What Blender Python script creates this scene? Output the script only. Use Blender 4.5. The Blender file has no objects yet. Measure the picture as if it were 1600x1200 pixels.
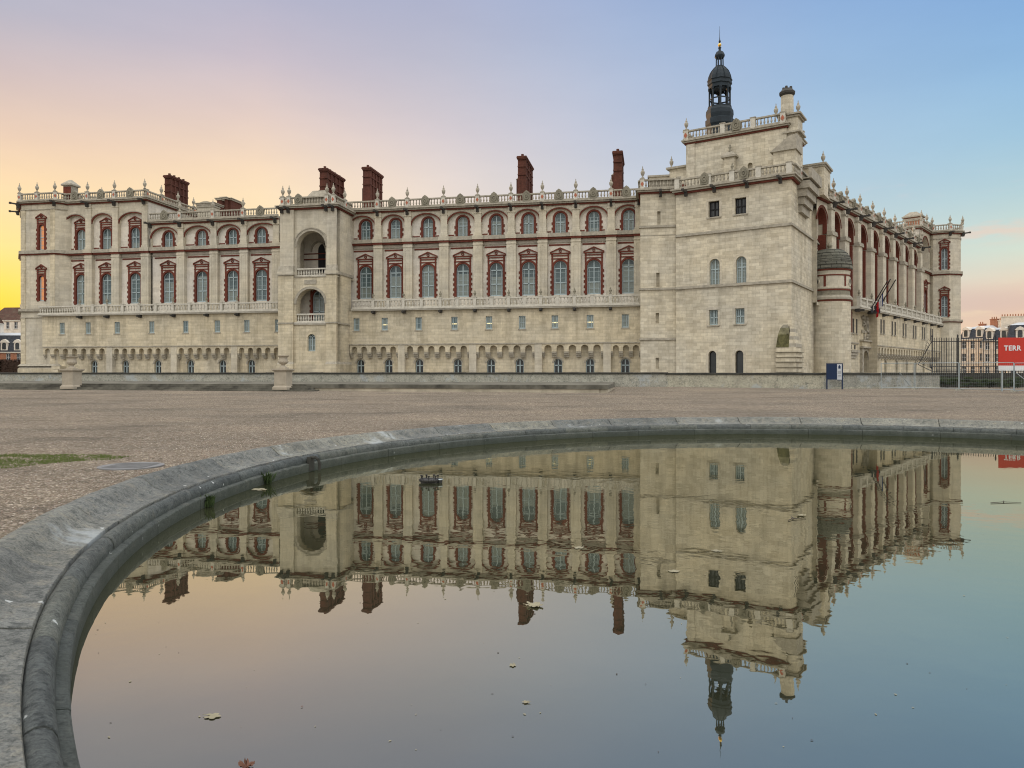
import bpy, math, random
from mathutils import Vector, Matrix
from mathutils.geometry import tessellate_polygon
random.seed(11)
R = math.radians
SC = bpy.context.scene
COL = SC.collection

# ------------------------------------------------------------------ surveying helpers
# The photo is 1600 px wide; FPX is the focal length in those pixels, EYE the camera height.
FPX, CXP, HZN, EYE = 1155.0, 800.0, 584.0, 1.2
WATER = EYE - 2.1
class Frame:
    """A vertical facade plane: local x runs along it, local y goes into the building."""
    def __init__(s, px, D, ang):
        s.a = ang; s.u = Vector((math.cos(ang), math.sin(ang))); s.n = Vector((-math.sin(ang), math.cos(ang)))
        s.O = Vector(((px-CXP)/FPX*D, D))
    def hit(s, px, y=0.0):
        t = (px-CXP)/FPX
        D = (s.O.dot(s.n)+y)/(t*s.n.x+s.n.y)
        return (Vector((t*D, D))-s.O).dot(s.u), D
    def s(s, px, y=0.0): return s.hit(px, y)[0]
    def z(s, px, py, y=0.0): return EYE+(HZN-py)/FPX*s.hit(px, y)[1]
    def w(s, x, y, z=0.0):
        p = s.O+s.u*x+s.n*y
        return Vector((p.x, p.y, z))
def at(px, D, z=0.0): return Vector(((px-CXP)/FPX*D, D, z))
FM = Frame(996, 82.0, math.atan2(-1, 5.238))     # long main facade
FT = Frame(1236, 71.5, math.atan2(-1, 1.524))    # big square tower
FR = Frame(1276, 79.4, math.atan2(1, .892))      # right wing

# ------------------------------------------------------------------ materials
def nmat(name):
    m = bpy.data.materials.new(name); m.use_nodes = True
    nt = m.node_tree; nt.nodes.clear()
    out = nt.nodes.new('ShaderNodeOutputMaterial'); b = nt.nodes.new('ShaderNodeBsdfPrincipled')
    nt.links.new(b.outputs[0], out.inputs[0])
    return m, nt, b
def N(nt, typ, **kw):
    n = nt.nodes.new(typ)
    for k, v in kw.items():
        if hasattr(n, k): setattr(n, k, v)
        else: n.inputs[k].default_value = v
    return n
def noise(nt, vec, scale, detail=4, rough=.6, stretch=None):
    n = N(nt, 'ShaderNodeTexNoise'); n.inputs['Scale'].default_value = scale
    n.inputs['Detail'].default_value = detail; n.inputs['Roughness'].default_value = rough
    if stretch:
        mp = N(nt, 'ShaderNodeMapping'); mp.inputs['Scale'].default_value = stretch
        nt.links.new(vec, mp.inputs[0]); vec = mp.outputs[0]
    nt.links.new(vec, n.inputs['Vector'])
    return n.outputs['Fac']
def ramp(nt, fac, stops):
    r = N(nt, 'ShaderNodeValToRGB'); e = r.color_ramp.elements
    while len(e) < len(stops): e.new(.5)
    for i, (p, c) in enumerate(stops):
        e[i].position = p; e[i].color = (c if len(c) == 4 else (*c, 1)) if hasattr(c, '__len__') else (c, c, c, 1)
    nt.links.new(fac, r.inputs[0])
    return r.outputs[0]
def mix(nt, fac, a, b, mode='MIX'):
    m = N(nt, 'ShaderNodeMix'); m.data_type = 'RGBA'; m.blend_type = mode
    for i, v in ((0, fac), (6, a), (7, b)):
        if isinstance(v, bpy.types.NodeSocket): nt.links.new(v, m.inputs[i])
        elif hasattr(v, '__len__'): m.inputs[i].default_value = (*v[:3], 1)
        else: m.inputs[i].default_value = v
    return m.outputs[2]
def pos(nt): return N(nt, 'ShaderNodeNewGeometry').outputs['Position']
def bump(nt, b, h, strength, dist):
    n = N(nt, 'ShaderNodeBump'); n.inputs['Strength'].default_value = strength; n.inputs['Distance'].default_value = dist
    nt.links.new(h, n.inputs['Height']); nt.links.new(n.outputs[0], b.inputs['Normal'])
def ashlar(name, c1, c2, joint, bw=.85, bh=.36, dirt=.5, dirt_col=(.16, .14, .10), msize=.012, rough=.9, smear=.25, blk=.10):
    """Coursed stone: bricks on the metre UVs, patchy weathering, rain streaks."""
    m, nt, b = nmat(name)
    uv = N(nt, 'ShaderNodeUVMap').outputs[0]; P = pos(nt)
    br = N(nt, 'ShaderNodeTexBrick'); br.offset = .5
    br.inputs['Scale'].default_value = 1; br.inputs['Brick Width'].default_value = bw; br.inputs['Row Height'].default_value = bh
    br.inputs['Mortar Size'].default_value = msize; br.inputs['Mortar Smooth'].default_value = .3; br.inputs['Bias'].default_value = -.1
    br.inputs['Color1'].default_value = (*c1, 1); br.inputs['Color2'].default_value = (*c2, 1); br.inputs['Mortar'].default_value = (*joint, 1)
    nt.links.new(uv, br.inputs['Vector'])
    col = br.outputs['Color']
    big = ramp(nt, noise(nt, P, .22, 6, .65), [(.35, 0), (.65, 1)])
    col = mix(nt, big, col, mix(nt, 1.0, col, (1.12, 1.08, 1.0), 'MULTIPLY'))
    st = ramp(nt, noise(nt, P, 1.0, 5, .62, (.9, .9, .16)), [(.48, 0), (.78, dirt)])
    col = mix(nt, st, col, mix(nt, 1.0, col, dirt_col, 'MIX'))
    mp = N(nt, 'ShaderNodeMapping'); mp.inputs['Scale'].default_value = (1/(bw*1.15), 1/bh, 1); nt.links.new(uv, mp.inputs[0])
    vc = N(nt, 'ShaderNodeTexVoronoi'); vc.voronoi_dimensions = '2D'; vc.inputs['Scale'].default_value = 1; vc.inputs['Randomness'].default_value = .35; nt.links.new(mp.outputs[0], vc.inputs['Vector'])
    vs = N(nt, 'ShaderNodeSeparateColor'); nt.links.new(vc.outputs['Color'], vs.inputs[0])
    col = mix(nt, 1.0, col, ramp(nt, vs.outputs[0], [(0, (1-blk,)*3), (.5, (1, 1, 1)), (.86, (1+blk*.3,)*3), (1, (1+blk*.6, 1+blk*.6, 1+blk*.65))]), 'MULTIPLY')
    rs = ramp(nt, noise(nt, P, 1.0, 4, .6, (1.6, 1.6, .07)), [(.56, 0), (.72, dirt*.7)])
    col = mix(nt, rs, col, mix(nt, 1.0, col, (.52, .50, .47), 'MULTIPLY'))
    gr = ramp(nt, noise(nt, P, 3.5, 5, .7), [(.3, (1-smear*.5,)*3), (.7, (1+smear*.25,)*3)])
    col = mix(nt, 1.0, col, gr, 'MULTIPLY')
    nt.links.new(col, b.inputs['Base Color']); b.inputs['Roughness'].default_value = rough
    b.inputs['Specular IOR Level'].default_value = .2
    h = mix(nt, .35, br.outputs['Fac'], noise(nt, P, 9, 5, .7))
    inv = N(nt, 'ShaderNodeInvert'); nt.links.new(h, inv.inputs['Color'])
    bump(nt, b, inv.outputs[0], .35, .03)
    return m
def plain(name, c, rough=.7, var=.15, scale=4, metal=0, spec=.3, emis=None, estr=0, bmp=0):
    m, nt, b = nmat(name)
    P = pos(nt)
    g = ramp(nt, noise(nt, P, scale, 5, .65), [(.25, tuple(v*(1-var) for v in c)), (.75, tuple(v*(1+var) for v in c))])
    nt.links.new(g, b.inputs['Base Color'])
    b.inputs['Roughness'].default_value = rough; b.inputs['Metallic'].default_value = metal; b.inputs['Specular IOR Level'].default_value = spec
    if emis: b.inputs['Emission Color'].default_value = (*emis, 1); b.inputs['Emission Strength'].default_value = estr
    if bmp: bump(nt, b, noise(nt, P, scale*3, 5, .7), bmp, .03)
    return m

M = {}
M['base'] = ashlar('limestone_base_wall', (.59, .54, .425), (.49, .447, .345), (.39, .355, .275), dirt=.55)
M['tower'] = ashlar('limestone_tower', (.60, .565, .47), (.46, .425, .345), (.38, .35, .28), bw=.75, bh=.34, dirt=.4, smear=.24, blk=.12)
M['upper'] = ashlar('limestone_facade', (.55, .52, .44), (.48, .45, .38), (.40, .375, .315), dirt=.42, bw=1.1, bh=.45, msize=.008)
M['plaster'] = ashlar('pale_facade_render', (.64, .61, .56), (.60, .575, .525), (.55, .53, .485), dirt=.35, bw=1.4, bh=.6, msize=.004)
M['trim'] = plain('carved_limestone', (.34, .315, .26), .9, .35, 2.5, bmp=.3)
M['trimw'] = plain('pale_balustrade_stone', (.52, .50, .44), .9, .22, 2.5, bmp=.2)
M['weathered'] = plain('weathered_stone', (.22, .205, .16), .92, .4, 2.2, bmp=.4)
M['red'] = ashlar('dark_red_brick', (.16, .045, .031), (.115, .032, .023), (.15, .065, .05), bw=.24, bh=.08, dirt=.5, dirt_col=(.06, .02, .015), msize=.006)
M['chimney'] = ashlar('backlit_brown_brick', (.12, .042, .031), (.08, .029, .022), (.12, .07, .055), bw=.24, bh=.08, dirt=.7, dirt_col=(.03, .018, .015), msize=.008)  # browner brick, its colour darkened so the stacks read as backlit silhouettes
M['roofslab'] = plain('stone_slab_roof', (.22, .20, .16), .9, .3, 2)
M['medal'] = plain('terracotta_medallion', (.38, .13, .08), .8, .2, 6)
M['frame'] = plain('blue_grey_window_paint', (.35, .43, .455), .55, .1, 3)
M['void'] = plain('dark_interior', (.02, .02, .022), .9, .1)
M['spout'] = plain('dark_lead_spout', (.045, .042, .038), .7, .3)
M['lead'] = plain('dark_lead_sheet', (.014, .024, .034), .7, .35, 1.5, spec=.35)
M['gold'] = plain('gilded_metal', (.75, .50, .12), .3, .1, 5, metal=1)
M['slabs'] = ashlar('grey_stone_dome_slabs', (.17, .17, .145), (.11, .11, .095), (.03, .03, .028), bw=1.1, bh=.34, msize=.035, dirt=.6, dirt_col=(.07, .08, .06))
M['moss'] = plain('mossy_stone', (.085, .08, .035), .95, .85, 2.2, bmp=.5)
M['mossy'] = plain('half_mossy_stone', (.15, .14, .085), .95, .6, 2.2, bmp=.5)
def glass(name, c, c2, rough=.12, spec=.4, blinds=False):
    m, nt, b = nmat(name)
    oi = N(nt, 'ShaderNodeObjectInfo').outputs['Random']
    a = mix(nt, oi, c, c2)
    col = mix(nt, ramp(nt, noise(nt, pos(nt), 1.2, 3), [(.35, 0), (.65, 1)]), a, mix(nt, 1.0, a, (.7, .72, .75), 'MULTIPLY'))
    if blinds:
        oz = N(nt, 'ShaderNodeSeparateXYZ'); nt.links.new(N(nt, 'ShaderNodeTexCoord').outputs['Object'], oz.inputs[0])
        th = N(nt, 'ShaderNodeMath', operation='MULTIPLY_ADD'); nt.links.new(oi, th.inputs[0]); th.inputs[1].default_value = -4.2; nt.links.new(oz.outputs['Z'], th.inputs[2])
        bl = ramp(nt, th.outputs[0], [(0, 1), (.02, 0)])
        w_ = N(nt, 'ShaderNodeTexWave'); w_.bands_direction = 'Z'; w_.inputs['Scale'].default_value = 2.2; nt.links.new(N(nt, 'ShaderNodeTexCoord').outputs['Object'], w_.inputs['Vector'])
        col = mix(nt, bl, col, mix(nt, .35, (.235, .275, .255), w_.outputs['Color'], 'MULTIPLY'))
    nt.links.new(col, b.inputs['Base Color']); b.inputs['Roughness'].default_value = rough; b.inputs['Specular IOR Level'].default_value = spec
    return m
M['glass'] = glass('window_glass_with_blinds', (.125, .175, .18), (.045, .07, .08), blinds=True)
M['dark_glass'] = glass('dark_window_glass', (.03, .036, .04), (.05, .055, .058))
M['sky_glow'] = plain('orange_sky_glow_pane', (.3, .15, .07), .3, .2, 3, emis=(1.0, .38, .14), estr=.5)  # opaque panes given emission to imitate the orange sky behind the turret
M['tube'] = plain('lit_lamp_strip', (.8, .7, .4), .4, .05, emis=(1.0, .80, .38), estr=.9)

# gravel
def gravel_mat():
    m, nt, b = nmat('gravel'); P = pos(nt)
    v = N(nt, 'ShaderNodeTexVoronoi'); v.inputs['Scale'].default_value = 46; nt.links.new(P, v.inputs['Vector'])
    v2 = N(nt, 'ShaderNodeTexVoronoi'); v2.inputs['Scale'].default_value = 13; nt.links.new(P, v2.inputs['Vector'])
    sep = N(nt, 'ShaderNodeSeparateColor'); nt.links.new(v.outputs['Color'], sep.inputs[0])
    sep2 = N(nt, 'ShaderNodeSeparateColor'); nt.links.new(v2.outputs['Color'], sep2.inputs[0])
    c = ramp(nt, sep.outputs[0], [(0, (.115, .096, .074)), (.4, (.205, .175, .138)), (.75, (.28, .243, .196)), (.93, (.40, .355, .305)), (1, (.62, .58, .52))])
    c2 = ramp(nt, sep2.outputs[1], [(0, (.75, .72, .7)), (.6, (1, 1, 1)), (1, (1.18, 1.16, 1.12))])
    c = mix(nt, 1.0, c, c2, 'MULTIPLY')
    big = ramp(nt, noise(nt, P, .16, 6, .6, (1, 1.6, 1)), [(.3, (.66, .67, .68)), (.5, (.92, .91, .90)), (.68, (1.10, 1.07, 1.03))])
    c = mix(nt, 1.0, c, big, 'MULTIPLY')
    c = mix(nt, 1.0, c, ramp(nt, noise(nt, P, 5.5, 3, .8), [(.36, (.80, .79, .78)), (.64, (1.2, 1.2, 1.2))]), 'MULTIPLY')
    wet = ramp(nt, noise(nt, P, .30, 5, .68, (.45, 1.5, 1)), [(.565, 0), (.66, .55)])
    c = mix(nt, wet, c, (.085, .072, .06))
    pale = ramp(nt, noise(nt, P, .5, 4, .6, (.4, 1.8, 1)), [(.60, 0), (.75, .35)])
    c = mix(nt, pale, c, (.31, .275, .235))
    nt.links.new(c, b.inputs['Base Color']); b.inputs['Roughness'].default_value = .95; b.inputs['Specular IOR Level'].default_value = .15
    h = N(nt, 'ShaderNodeMath', operation='MULTIPLY'); nt.links.new(v.outputs['Distance'], h.inputs[0]); h.inputs[1].default_value = -1
    bump(nt, b, h.outputs[0], .9, .03)
    return m
M['gravel'] = gravel_mat()
# basin stone
def rim_mat(name, base, lichen, dark, wash=.64):
    m, nt, b = nmat(name); P = pos(nt)
    n1 = noise(nt, P, 1.3, 7, .68); n2 = noise(nt, P, 6.0, 6, .72); n3 = noise(nt, P, 34, 6, .8); n4 = noise(nt, P, 11, 6, .75, (1, 1, 2.2))
    c = ramp(nt, n1, [(.25, tuple(v*.62 for v in base)), (.5, base), (.72, tuple(v*1.35 for v in base))])
    c = mix(nt, ramp(nt, n2, [(.52, 0), (.68, .65)]), c, lichen)
    c = mix(nt, ramp(nt, n2, [(.34, .8), (.46, 0)]), c, dark)
    c = mix(nt, 1.0, c, ramp(nt, n3, [(.36, (.52, .53, .54)), (.5, (1, 1, 1)), (.64, (1.38, 1.36, 1.32))]), 'MULTIPLY')
    c = mix(nt, ramp(nt, n4, [(.37, .9), (.46, 0)]), c, dark)
    isl = N(nt, 'ShaderNodeNewGeometry').outputs['Random Per Island']
    c = mix(nt, 1.0, c, ramp(nt, isl, [(0, (.76, .78, .80)), (.5, (1, 1, 1)), (1, (1.2, 1.16, 1.06))]), 'MULTIPLY')
    # bird droppings and lime splashes: small irregular pale spots, some long pale washes
    v = N(nt, 'ShaderNodeTexVoronoi'); v.inputs['Scale'].default_value = 3.2; nt.links.new(mix(nt, .06, P, N(nt, 'ShaderNodeTexNoise').outputs['Color']), v.inputs['Vector'])
    nn = noise(nt, P, 18, 3, .6)
    a = N(nt, 'ShaderNodeMath', operation='MULTIPLY_ADD'); nt.links.new(nn, a.inputs[0]); a.inputs[1].default_value = .34; nt.links.new(v.outputs['Distance'], a.inputs[2])
    c = mix(nt, ramp(nt, a.outputs[0], [(.21, .8), (.25, 0)]), c, (.50, .53, .53))
    c = mix(nt, ramp(nt, noise(nt, P, .42, 6, .66), [(wash, 0), (wash+.06, .6)]), c, (.38, .42, .44))
    # green damp line close to the water
    sz = N(nt, 'ShaderNodeSeparateXYZ'); nt.links.new(P, sz.inputs[0])
    zz = N(nt, 'ShaderNodeMath', operation='MULTIPLY_ADD'); nt.links.new(noise(nt, P, 2.5, 4), zz.inputs[0]); zz.inputs[1].default_value = .24; nt.links.new(sz.outputs['Z'], zz.inputs[2])
    mr = N(nt, 'ShaderNodeMapRange'); nt.links.new(zz.outputs[0], mr.inputs[0])
    mr.inputs[1].default_value = WATER+.13; mr.inputs[2].default_value = WATER+.40; mr.inputs[3].default_value = .85; mr.inputs[4].default_value = 0
    c = mix(nt, mr.outputs[0], c, (.035, .045, .035))
    nt.links.new(c, b.inputs['Base Color']); b.inputs['Roughness'].default_value = .8; b.inputs['Specular IOR Level'].default_value = .3
    bump(nt, b, mix(nt, .6, n4, n3), .8, .03)
    return m
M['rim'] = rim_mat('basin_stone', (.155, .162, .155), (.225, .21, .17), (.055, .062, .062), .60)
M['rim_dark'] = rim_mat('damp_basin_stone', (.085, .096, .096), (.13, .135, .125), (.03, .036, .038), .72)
M['parapet'] = rim_mat('stained_parapet_stone', (.33, .33, .29), (.46, .43, .36), (.10, .11, .10), .56)
M['parapet_dark'] = plain('black_crusted_coping', (.04, .04, .035), .95, .5, 1.5, bmp=.5)
M['step'] = plain('damp_dark_steps', (.12, .115, .095), .9, .8, .7, bmp=.4)
M['steplight'] = plain('worn_kerb_stone', (.42, .38, .30), .9, .4, .8, bmp=.4)
M['pedestal'] = plain('clean_pedestal_stone', (.37, .33, .265), .9, .18, 2, bmp=.2)
M['pebble'] = plain('brown_pebble', (.20, .15, .12), .9, .4, 30)
M['pebble_pale'] = plain('pale_pebble', (.42, .37, .32), .9, .3, 30)
# water
def water_mat():
    m = bpy.data.materials.new('pool_water'); m.use_nodes = True; nt = m.node_tree; nt.nodes.clear()
    out = nt.nodes.new('ShaderNodeOutputMaterial')
    P = pos(nt)
    gl = N(nt, 'ShaderNodeBsdfGlossy'); gl.inputs['Roughness'].default_value = .012; gl.inputs['Color'].default_value = (.98, .95, .80, 1)
    df = N(nt, 'ShaderNodeBsdfDiffuse')
    c = ramp(nt, noise(nt, P, .35, 5, .6), [(.3, (.020, .024, .014)), (.7, (.034, .036, .022))])
    nt.links.new(c, df.inputs['Color'])
    fr = N(nt, 'ShaderNodeFresnel'); fr.inputs['IOR'].default_value = 2.75
    h1 = noise(nt, P, .9, 3, .55, (1, 1.0, 1)); h2 = noise(nt, P, 4.0, 2, .5)
    patch = ramp(nt, noise(nt, P, .10, 3, .5), [(.40, .25), (.62, 1)])
    h = mix(nt, .25, h1, h2); h = mix(nt, 1.0, h, patch, 'MULTIPLY')
    bp = N(nt, 'ShaderNodeBump'); bp.inputs['Strength'].default_value = .17; bp.inputs['Distance'].default_value = .03
    nt.links.new(h, bp.inputs['Height'])
    nt.links.new(bp.outputs[0], gl.inputs['Normal'])
    rf = ramp(nt, fr.outputs[0], [(.24, .37), (.29, .50), (.36, .54), (.55, .50), (.8, .52)])
    mx = N(nt, 'ShaderNodeMixShader'); nt.links.new(rf, mx.inputs[0]); nt.links.new(df.outputs[0], mx.inputs[1]); nt.links.new(gl.outputs[0], mx.inputs[2])
    nt.links.new(mx.outputs[0], out.inputs[0])
    return m
M['water'] = water_mat()
M['grass'] = plain('grass_blades', (.10, .135, .03), .8, .4, 9)
M['leaf_green'] = plain('rim_weed_leaf', (.035, .06, .018), .8, .4, 20)
M['leaf_pale'] = plain('pale_floating_leaf', (.24, .22, .15), .7, .25, 12)
M['leaf_brown'] = plain('brown_wet_leaf', (.12, .055, .035), .6, .4, 16)
M['twig'] = plain('dark_twig', (.05, .04, .035), .8, .3)
M['black'] = plain('black_plastic', (.012, .012, .013), .45, .2, 5, spec=.5)
M['steel'] = plain('galvanised_steel', (.36, .41, .43), .5, .15, 3, metal=.7)
M['iron'] = plain('black_painted_iron', (.018, .02, .025), .5, .2, 3)
M['signblue'] = plain('dark_blue_sign_panel', (.006, .020, .062), .35, .08, 2)
M['white'] = plain('white_panel', (.68, .70, .72), .5, .06, 2)
M['sign_white'] = plain('dull_white_panel', (.45, .48, .52), .5, .1, 2)
M['signred'] = plain('red_banner', (.47, .035, .022), .6, .06, 2)
M['flagred'] = plain('red_flag_cloth', (.62, .02, .03), .8, .1, 3)
M['flagwhite'] = plain('white_flag_cloth', (.72, .72, .74), .8, .08, 3)
M['flagblue'] = plain('blue_flag_cloth', (.02, .05, .25), .8, .1, 3)
M['hedge'] = plain('dark_hedge_leaf', (.030, .045, .016), .85, .5, 6)
M['hedgebrown'] = plain('dark_brown_hedge_leaf', (.045, .026, .018), .85, .5, 6)
M['iron_cover'] = plain('grey_iron_cover', (.20, .205, .21), .55, .2, 6, metal=.4, bmp=.3)
M['housepale'] = ashlar('pale_house_render', (.62, .56, .48), (.58, .52, .45), (.55, .5, .43), bw=1.5, bh=.7, msize=.004, dirt=.3)
M['housewhite'] = ashlar('white_house_render', (.66, .63, .58), (.64, .61, .56), (.6, .57, .52), bw=1.6, bh=.8, msize=.004, dirt=.3)
M['slate'] = ashlar('blue_grey_slates', (.065, .075, .095), (.045, .052, .068), (.03, .03, .04), bw=.4, bh=.25, dirt=.3, dirt_col=(.05, .05, .05))
M['zinc'] = plain('pale_zinc_roof', (.50, .53, .56), .5, .12, .8, metal=.3)
M['tiles'] = ashlar('brown_roof_tiles', (.085, .045, .034), (.06, .033, .026), (.05, .025, .02), bw=.3, bh=.28, dirt=.4)
M['orangebrick'] = ashlar('orange_brick_panels', (.36, .14, .08), (.28, .10, .06), (.4, .3, .22), bw=.3, bh=.1, msize=.01)

# ------------------------------------------------------------------ mesh builder
class MB:
    def __init__(s): s.v = []; s.f = []; s.m = []; s.T = None; s.cyl = {}
    def add(s, vs, fs, m=0):
        o = len(s.v)
        for p in vs:
            p = Vector(p); s.v.append(tuple(s.T @ p if s.T else p))
        for f in fs: s.f.append(tuple(i+o for i in f)); s.m.append(m)
    def box(s, x0, x1, y0, y1, z0, z1, m=0):
        s.add([(x0, y0, z0), (x1, y0, z0), (x1, y1, z0), (x0, y1, z0), (x0, y0, z1), (x1, y0, z1), (x1, y1, z1), (x0, y1, z1)],
              [(0, 1, 5, 4), (1, 2, 6, 5), (2, 3, 7, 6), (3, 0, 4, 7), (4, 5, 6, 7), (3, 2, 1, 0)], m)
    def frustum(s, b, t, z0, z1, m=0):   # b, t: (x0,x1,y0,y1)
        s.add([(b[0], b[2], z0), (b[1], b[2], z0), (b[1], b[3], z0), (b[0], b[3], z0), (t[0], t[2], z1), (t[1], t[2], z1), (t[1], t[3], z1), (t[0], t[3], z1)],
              [(0, 1, 5, 4), (1, 2, 6, 5), (2, 3, 7, 6), (3, 0, 4, 7), (4, 5, 6, 7), (3, 2, 1, 0)], m)
    def prism(s, poly, y0, y1, m=0):     # polygon in xz (counter-clockwise seen from -y), extruded along y
        n = len(poly)
        vs = [(x, y0, z) for x, z in poly]+[(x, y1, z) for x, z in poly]
        tr = tessellate_polygon([[Vector((x, z, 0)) for x, z in poly]])
        fs = []
        for t in tr:
            a, b, c = [poly[i] for i in t]
            if (b[0]-a[0])*(c[1]-a[1])-(b[1]-a[1])*(c[0]-a[0]) < 0: t = (t[0], t[2], t[1])
            fs.append(tuple(t)); fs.append((t[2]+n, t[1]+n, t[0]+n))
        for i in range(n):
            j = (i+1) % n; fs.append((j, i, i+n, j+n))
        s.add(vs, fs, m)
    def vprism(s, poly, z0, z1, m=0, poly2=None, cap=True):  # polygon in xy, extruded up
        n = len(poly); q = poly2 or poly
        vs = [(x, y, z0) for x, y in poly]+[(x, y, z1) for x, y in q]
        fs = [(i, (i+1) % n, (i+1) % n+n, i+n) for i in range(n)]
        if cap: fs += [tuple(range(n, 2*n)), tuple(range(n-1, -1, -1))]
        s.add(vs, fs, m)
    def sheet(s, outer, holes, y, depth, m=0, mr=None):
        """Wall face at y with real openings and their reveals going in by depth."""
        loops = [outer]+holes; flat = [p for l in loops for p in l]
        tr = tessellate_polygon([[Vector((x, z, 0)) for x, z in l] for l in loops])
        fs = []
        for t in tr:
            a, b, c = [flat[i] for i in t]
            if (b[0]-a[0])*(c[1]-a[1])-(b[1]-a[1])*(c[0]-a[0]) < 0: t = (t[0], t[2], t[1])
            fs.append(tuple(t))
        s.add([(x, y, z) for x, z in flat], fs, m)
        for h in holes:
            n = len(h)
            s.add([(x, y, z) for x, z in h]+[(x, y+depth, z) for x, z in h], [(i, (i+1) % n, (i+1) % n+n, i+n) for i in range(n)], m if mr is None else mr)
    def band(s, cx, zc, rx0, rz0, rx1, rz1, y0, y1, a0=0, a1=180, n=12, m=0):
        """Curved band between two ellipses (archivolt)."""
        vs = []; fs = []
        for i in range(n+1):
            a = R(a0+(a1-a0)*i/n); c, q = math.cos(a), math.sin(a)
            vs += [(cx+rx0*c, y0, zc+rz0*q), (cx+rx1*c, y0, zc+rz1*q), (cx+rx1*c, y1, zc+rz1*q), (cx+rx0*c, y1, zc+rz0*q)]
        for i in range(n):
            a = 4*i; b = a+4
            fs += [(a, a+1, b+1, b), (a+1, a+2, b+2, b+1), (a+3, a, b, b+3)]
        fs += [(0, 3, 2, 1), (4*n, 4*n+1, 4*n+2, 4*n+3)]
        s.add(vs, fs, m)
    def lathe(s, cx, cy, prof, n=12, m=0, z0=0, rot=0, a0=0, a1=360):
        full = abs(a1-a0) >= 360; k = n if full else n+1
        vs = []
        for r, z in prof:
            for i in range(k):
                a = R(a0+(a1-a0)*i/n)+rot; vs.append((cx+r*math.cos(a), cy+r*math.sin(a), z0+z))
        fs = []
        for j in range(len(prof)-1):
            for i in range(n):
                i2 = (i+1) % k
                fs.append((j*k+i, j*k+i2, (j+1)*k+i2, (j+1)*k+i))
        if full:
            if prof[0][0] > 1e-4: fs.append(tuple(range(k-1, -1, -1)))
            if prof[-1][0] > 1e-4: fs.append(tuple((len(prof)-1)*k+i for i in range(k)))
        if s.T is None:
            for j in range(len(prof)-1):
                for i in range(n): s.cyl[len(s.f)+j*n+i] = (cx, cy, max(p[0] for p in prof))
        s.add(vs, fs, m)
    def tube(s, p, q, r, n=6, m=0, r2=None):
        p, q = Vector(p), Vector(q); d = (q-p).normalized(); r2 = r if r2 is None else r2
        a = d.orthogonal().normalized(); b = d.cross(a)
        vs = [p+(a*math.cos(2*math.pi*i/n)+b*math.sin(2*math.pi*i/n))*r for i in range(n)]+[q+(a*math.cos(2*math.pi*i/n)+b*math.sin(2*math.pi*i/n))*r2 for i in range(n)]
        s.add(vs, [(i, (i+1) % n, (i+1) % n+n, i+n) for i in range(n)]+[tuple(range(n-1, -1, -1)), tuple(range(n, 2*n))], m)
    def balustrade(s, x0, x1, y, z0, h=.9, peds=(), m=0, mp=None, pw=.42, spacing=.34, medal=None, n=6):
        """Rail run along x at y: plinth, balusters, top rail, square pedestals."""
        k = h/.9
        s.box(x0, x1, y-.14, y+.14, z0, z0+.14*k, m); s.box(x0, x1, y-.16, y+.16, z0+.76*k, z0+h, m)
        ps = sorted(p for p in peds if x0-.01 <= p <= x1+.01)
        for p in ps:
            s.box(p-pw/2, p+pw/2, y-.2, y+.2, z0-.004, z0+h+.03, m if mp is None else mp)
            s.box(p-pw/2-.05, p+pw/2+.05, y-.24, y+.24, z0+h+.03, z0+h+.12, m)
            if medal is not None:
                s.add([(p-.17, y-.215, z0+.45*k), (p, y-.215, z0+.2*k), (p+.17, y-.215, z0+.45*k), (p, y-.215, z0+.7*k)], [(0, 1, 2, 3)], medal)
        cuts = [x0]+ps+[x1]
        for a, b in zip(cuts, cuts[1:]):
            a += pw/2 if a in ps else 0; b -= pw/2 if b in ps else 0
            c = int((b-a)/spacing)
            for i in range(c):
                x = a+(i+.5)*(b-a)/c
                s.lathe(x, y, [(.075, .12*k), (.055, .2*k), (.11, .36*k), (.06, .58*k), (.05, .66*k), (.085, .78*k)], n, m, z0)
    def build(s, name, mats, parent=None, loc=(0, 0, 0), rz=0, smooth=False, label=None):
        me = bpy.data.meshes.new(name); me.from_pydata(s.v, [], s.f)
        for mt in (mats if isinstance(mats, (list, tuple)) else [mats]): me.materials.append(M[mt] if isinstance(mt, str) else mt)
        uv = me.uv_layers.new(name='UVMap')
        co = [0.0]*(2*len(me.loops)); V = s.v
        for p in me.polygons:
            p.material_index = s.m[p.index]; p.use_smooth = smooth
            n = p.normal
            if p.index in s.cyl:
                qx, qy, qr = s.cyl[p.index]; A = [math.atan2(V[me.loops[li].vertex_index][1]-qy, V[me.loops[li].vertex_index][0]-qx) for li in p.loop_indices]
                if max(A)-min(A) > math.pi: A = [q+2*math.pi if q < 0 else q for q in A]
                for li, q in zip(p.loop_indices, A): co[2*li] = q*qr; co[2*li+1] = V[me.loops[li].vertex_index][2]
            elif abs(n.z) < .75:
                l = math.hypot(n.x, n.y) or 1; tx, ty = -n.y/l, n.x/l
                for li in p.loop_indices:
                    x, y, z = V[me.loops[li].vertex_index]; co[2*li] = x*tx+y*ty; co[2*li+1] = z
            else:
                for li in p.loop_indices:
                    x, y, z = V[me.loops[li].vertex_index]; co[2*li] = x; co[2*li+1] = y
        uv.data.foreach_set('uv', co); me.update()
        o = bpy.data.objects.new(name, me); COL.objects.link(o)
        return place(o, parent, loc, rz, label)
KIDS = {}
def place(o, parent, loc=(0, 0, 0), rz=0, label=None):
    o.location = loc; o.rotation_euler = (0, 0, rz)
    if parent is not None: o.parent = parent; KIDS.setdefault(parent.name, []).append(o)
    if label: o['label'] = label
    return o
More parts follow.
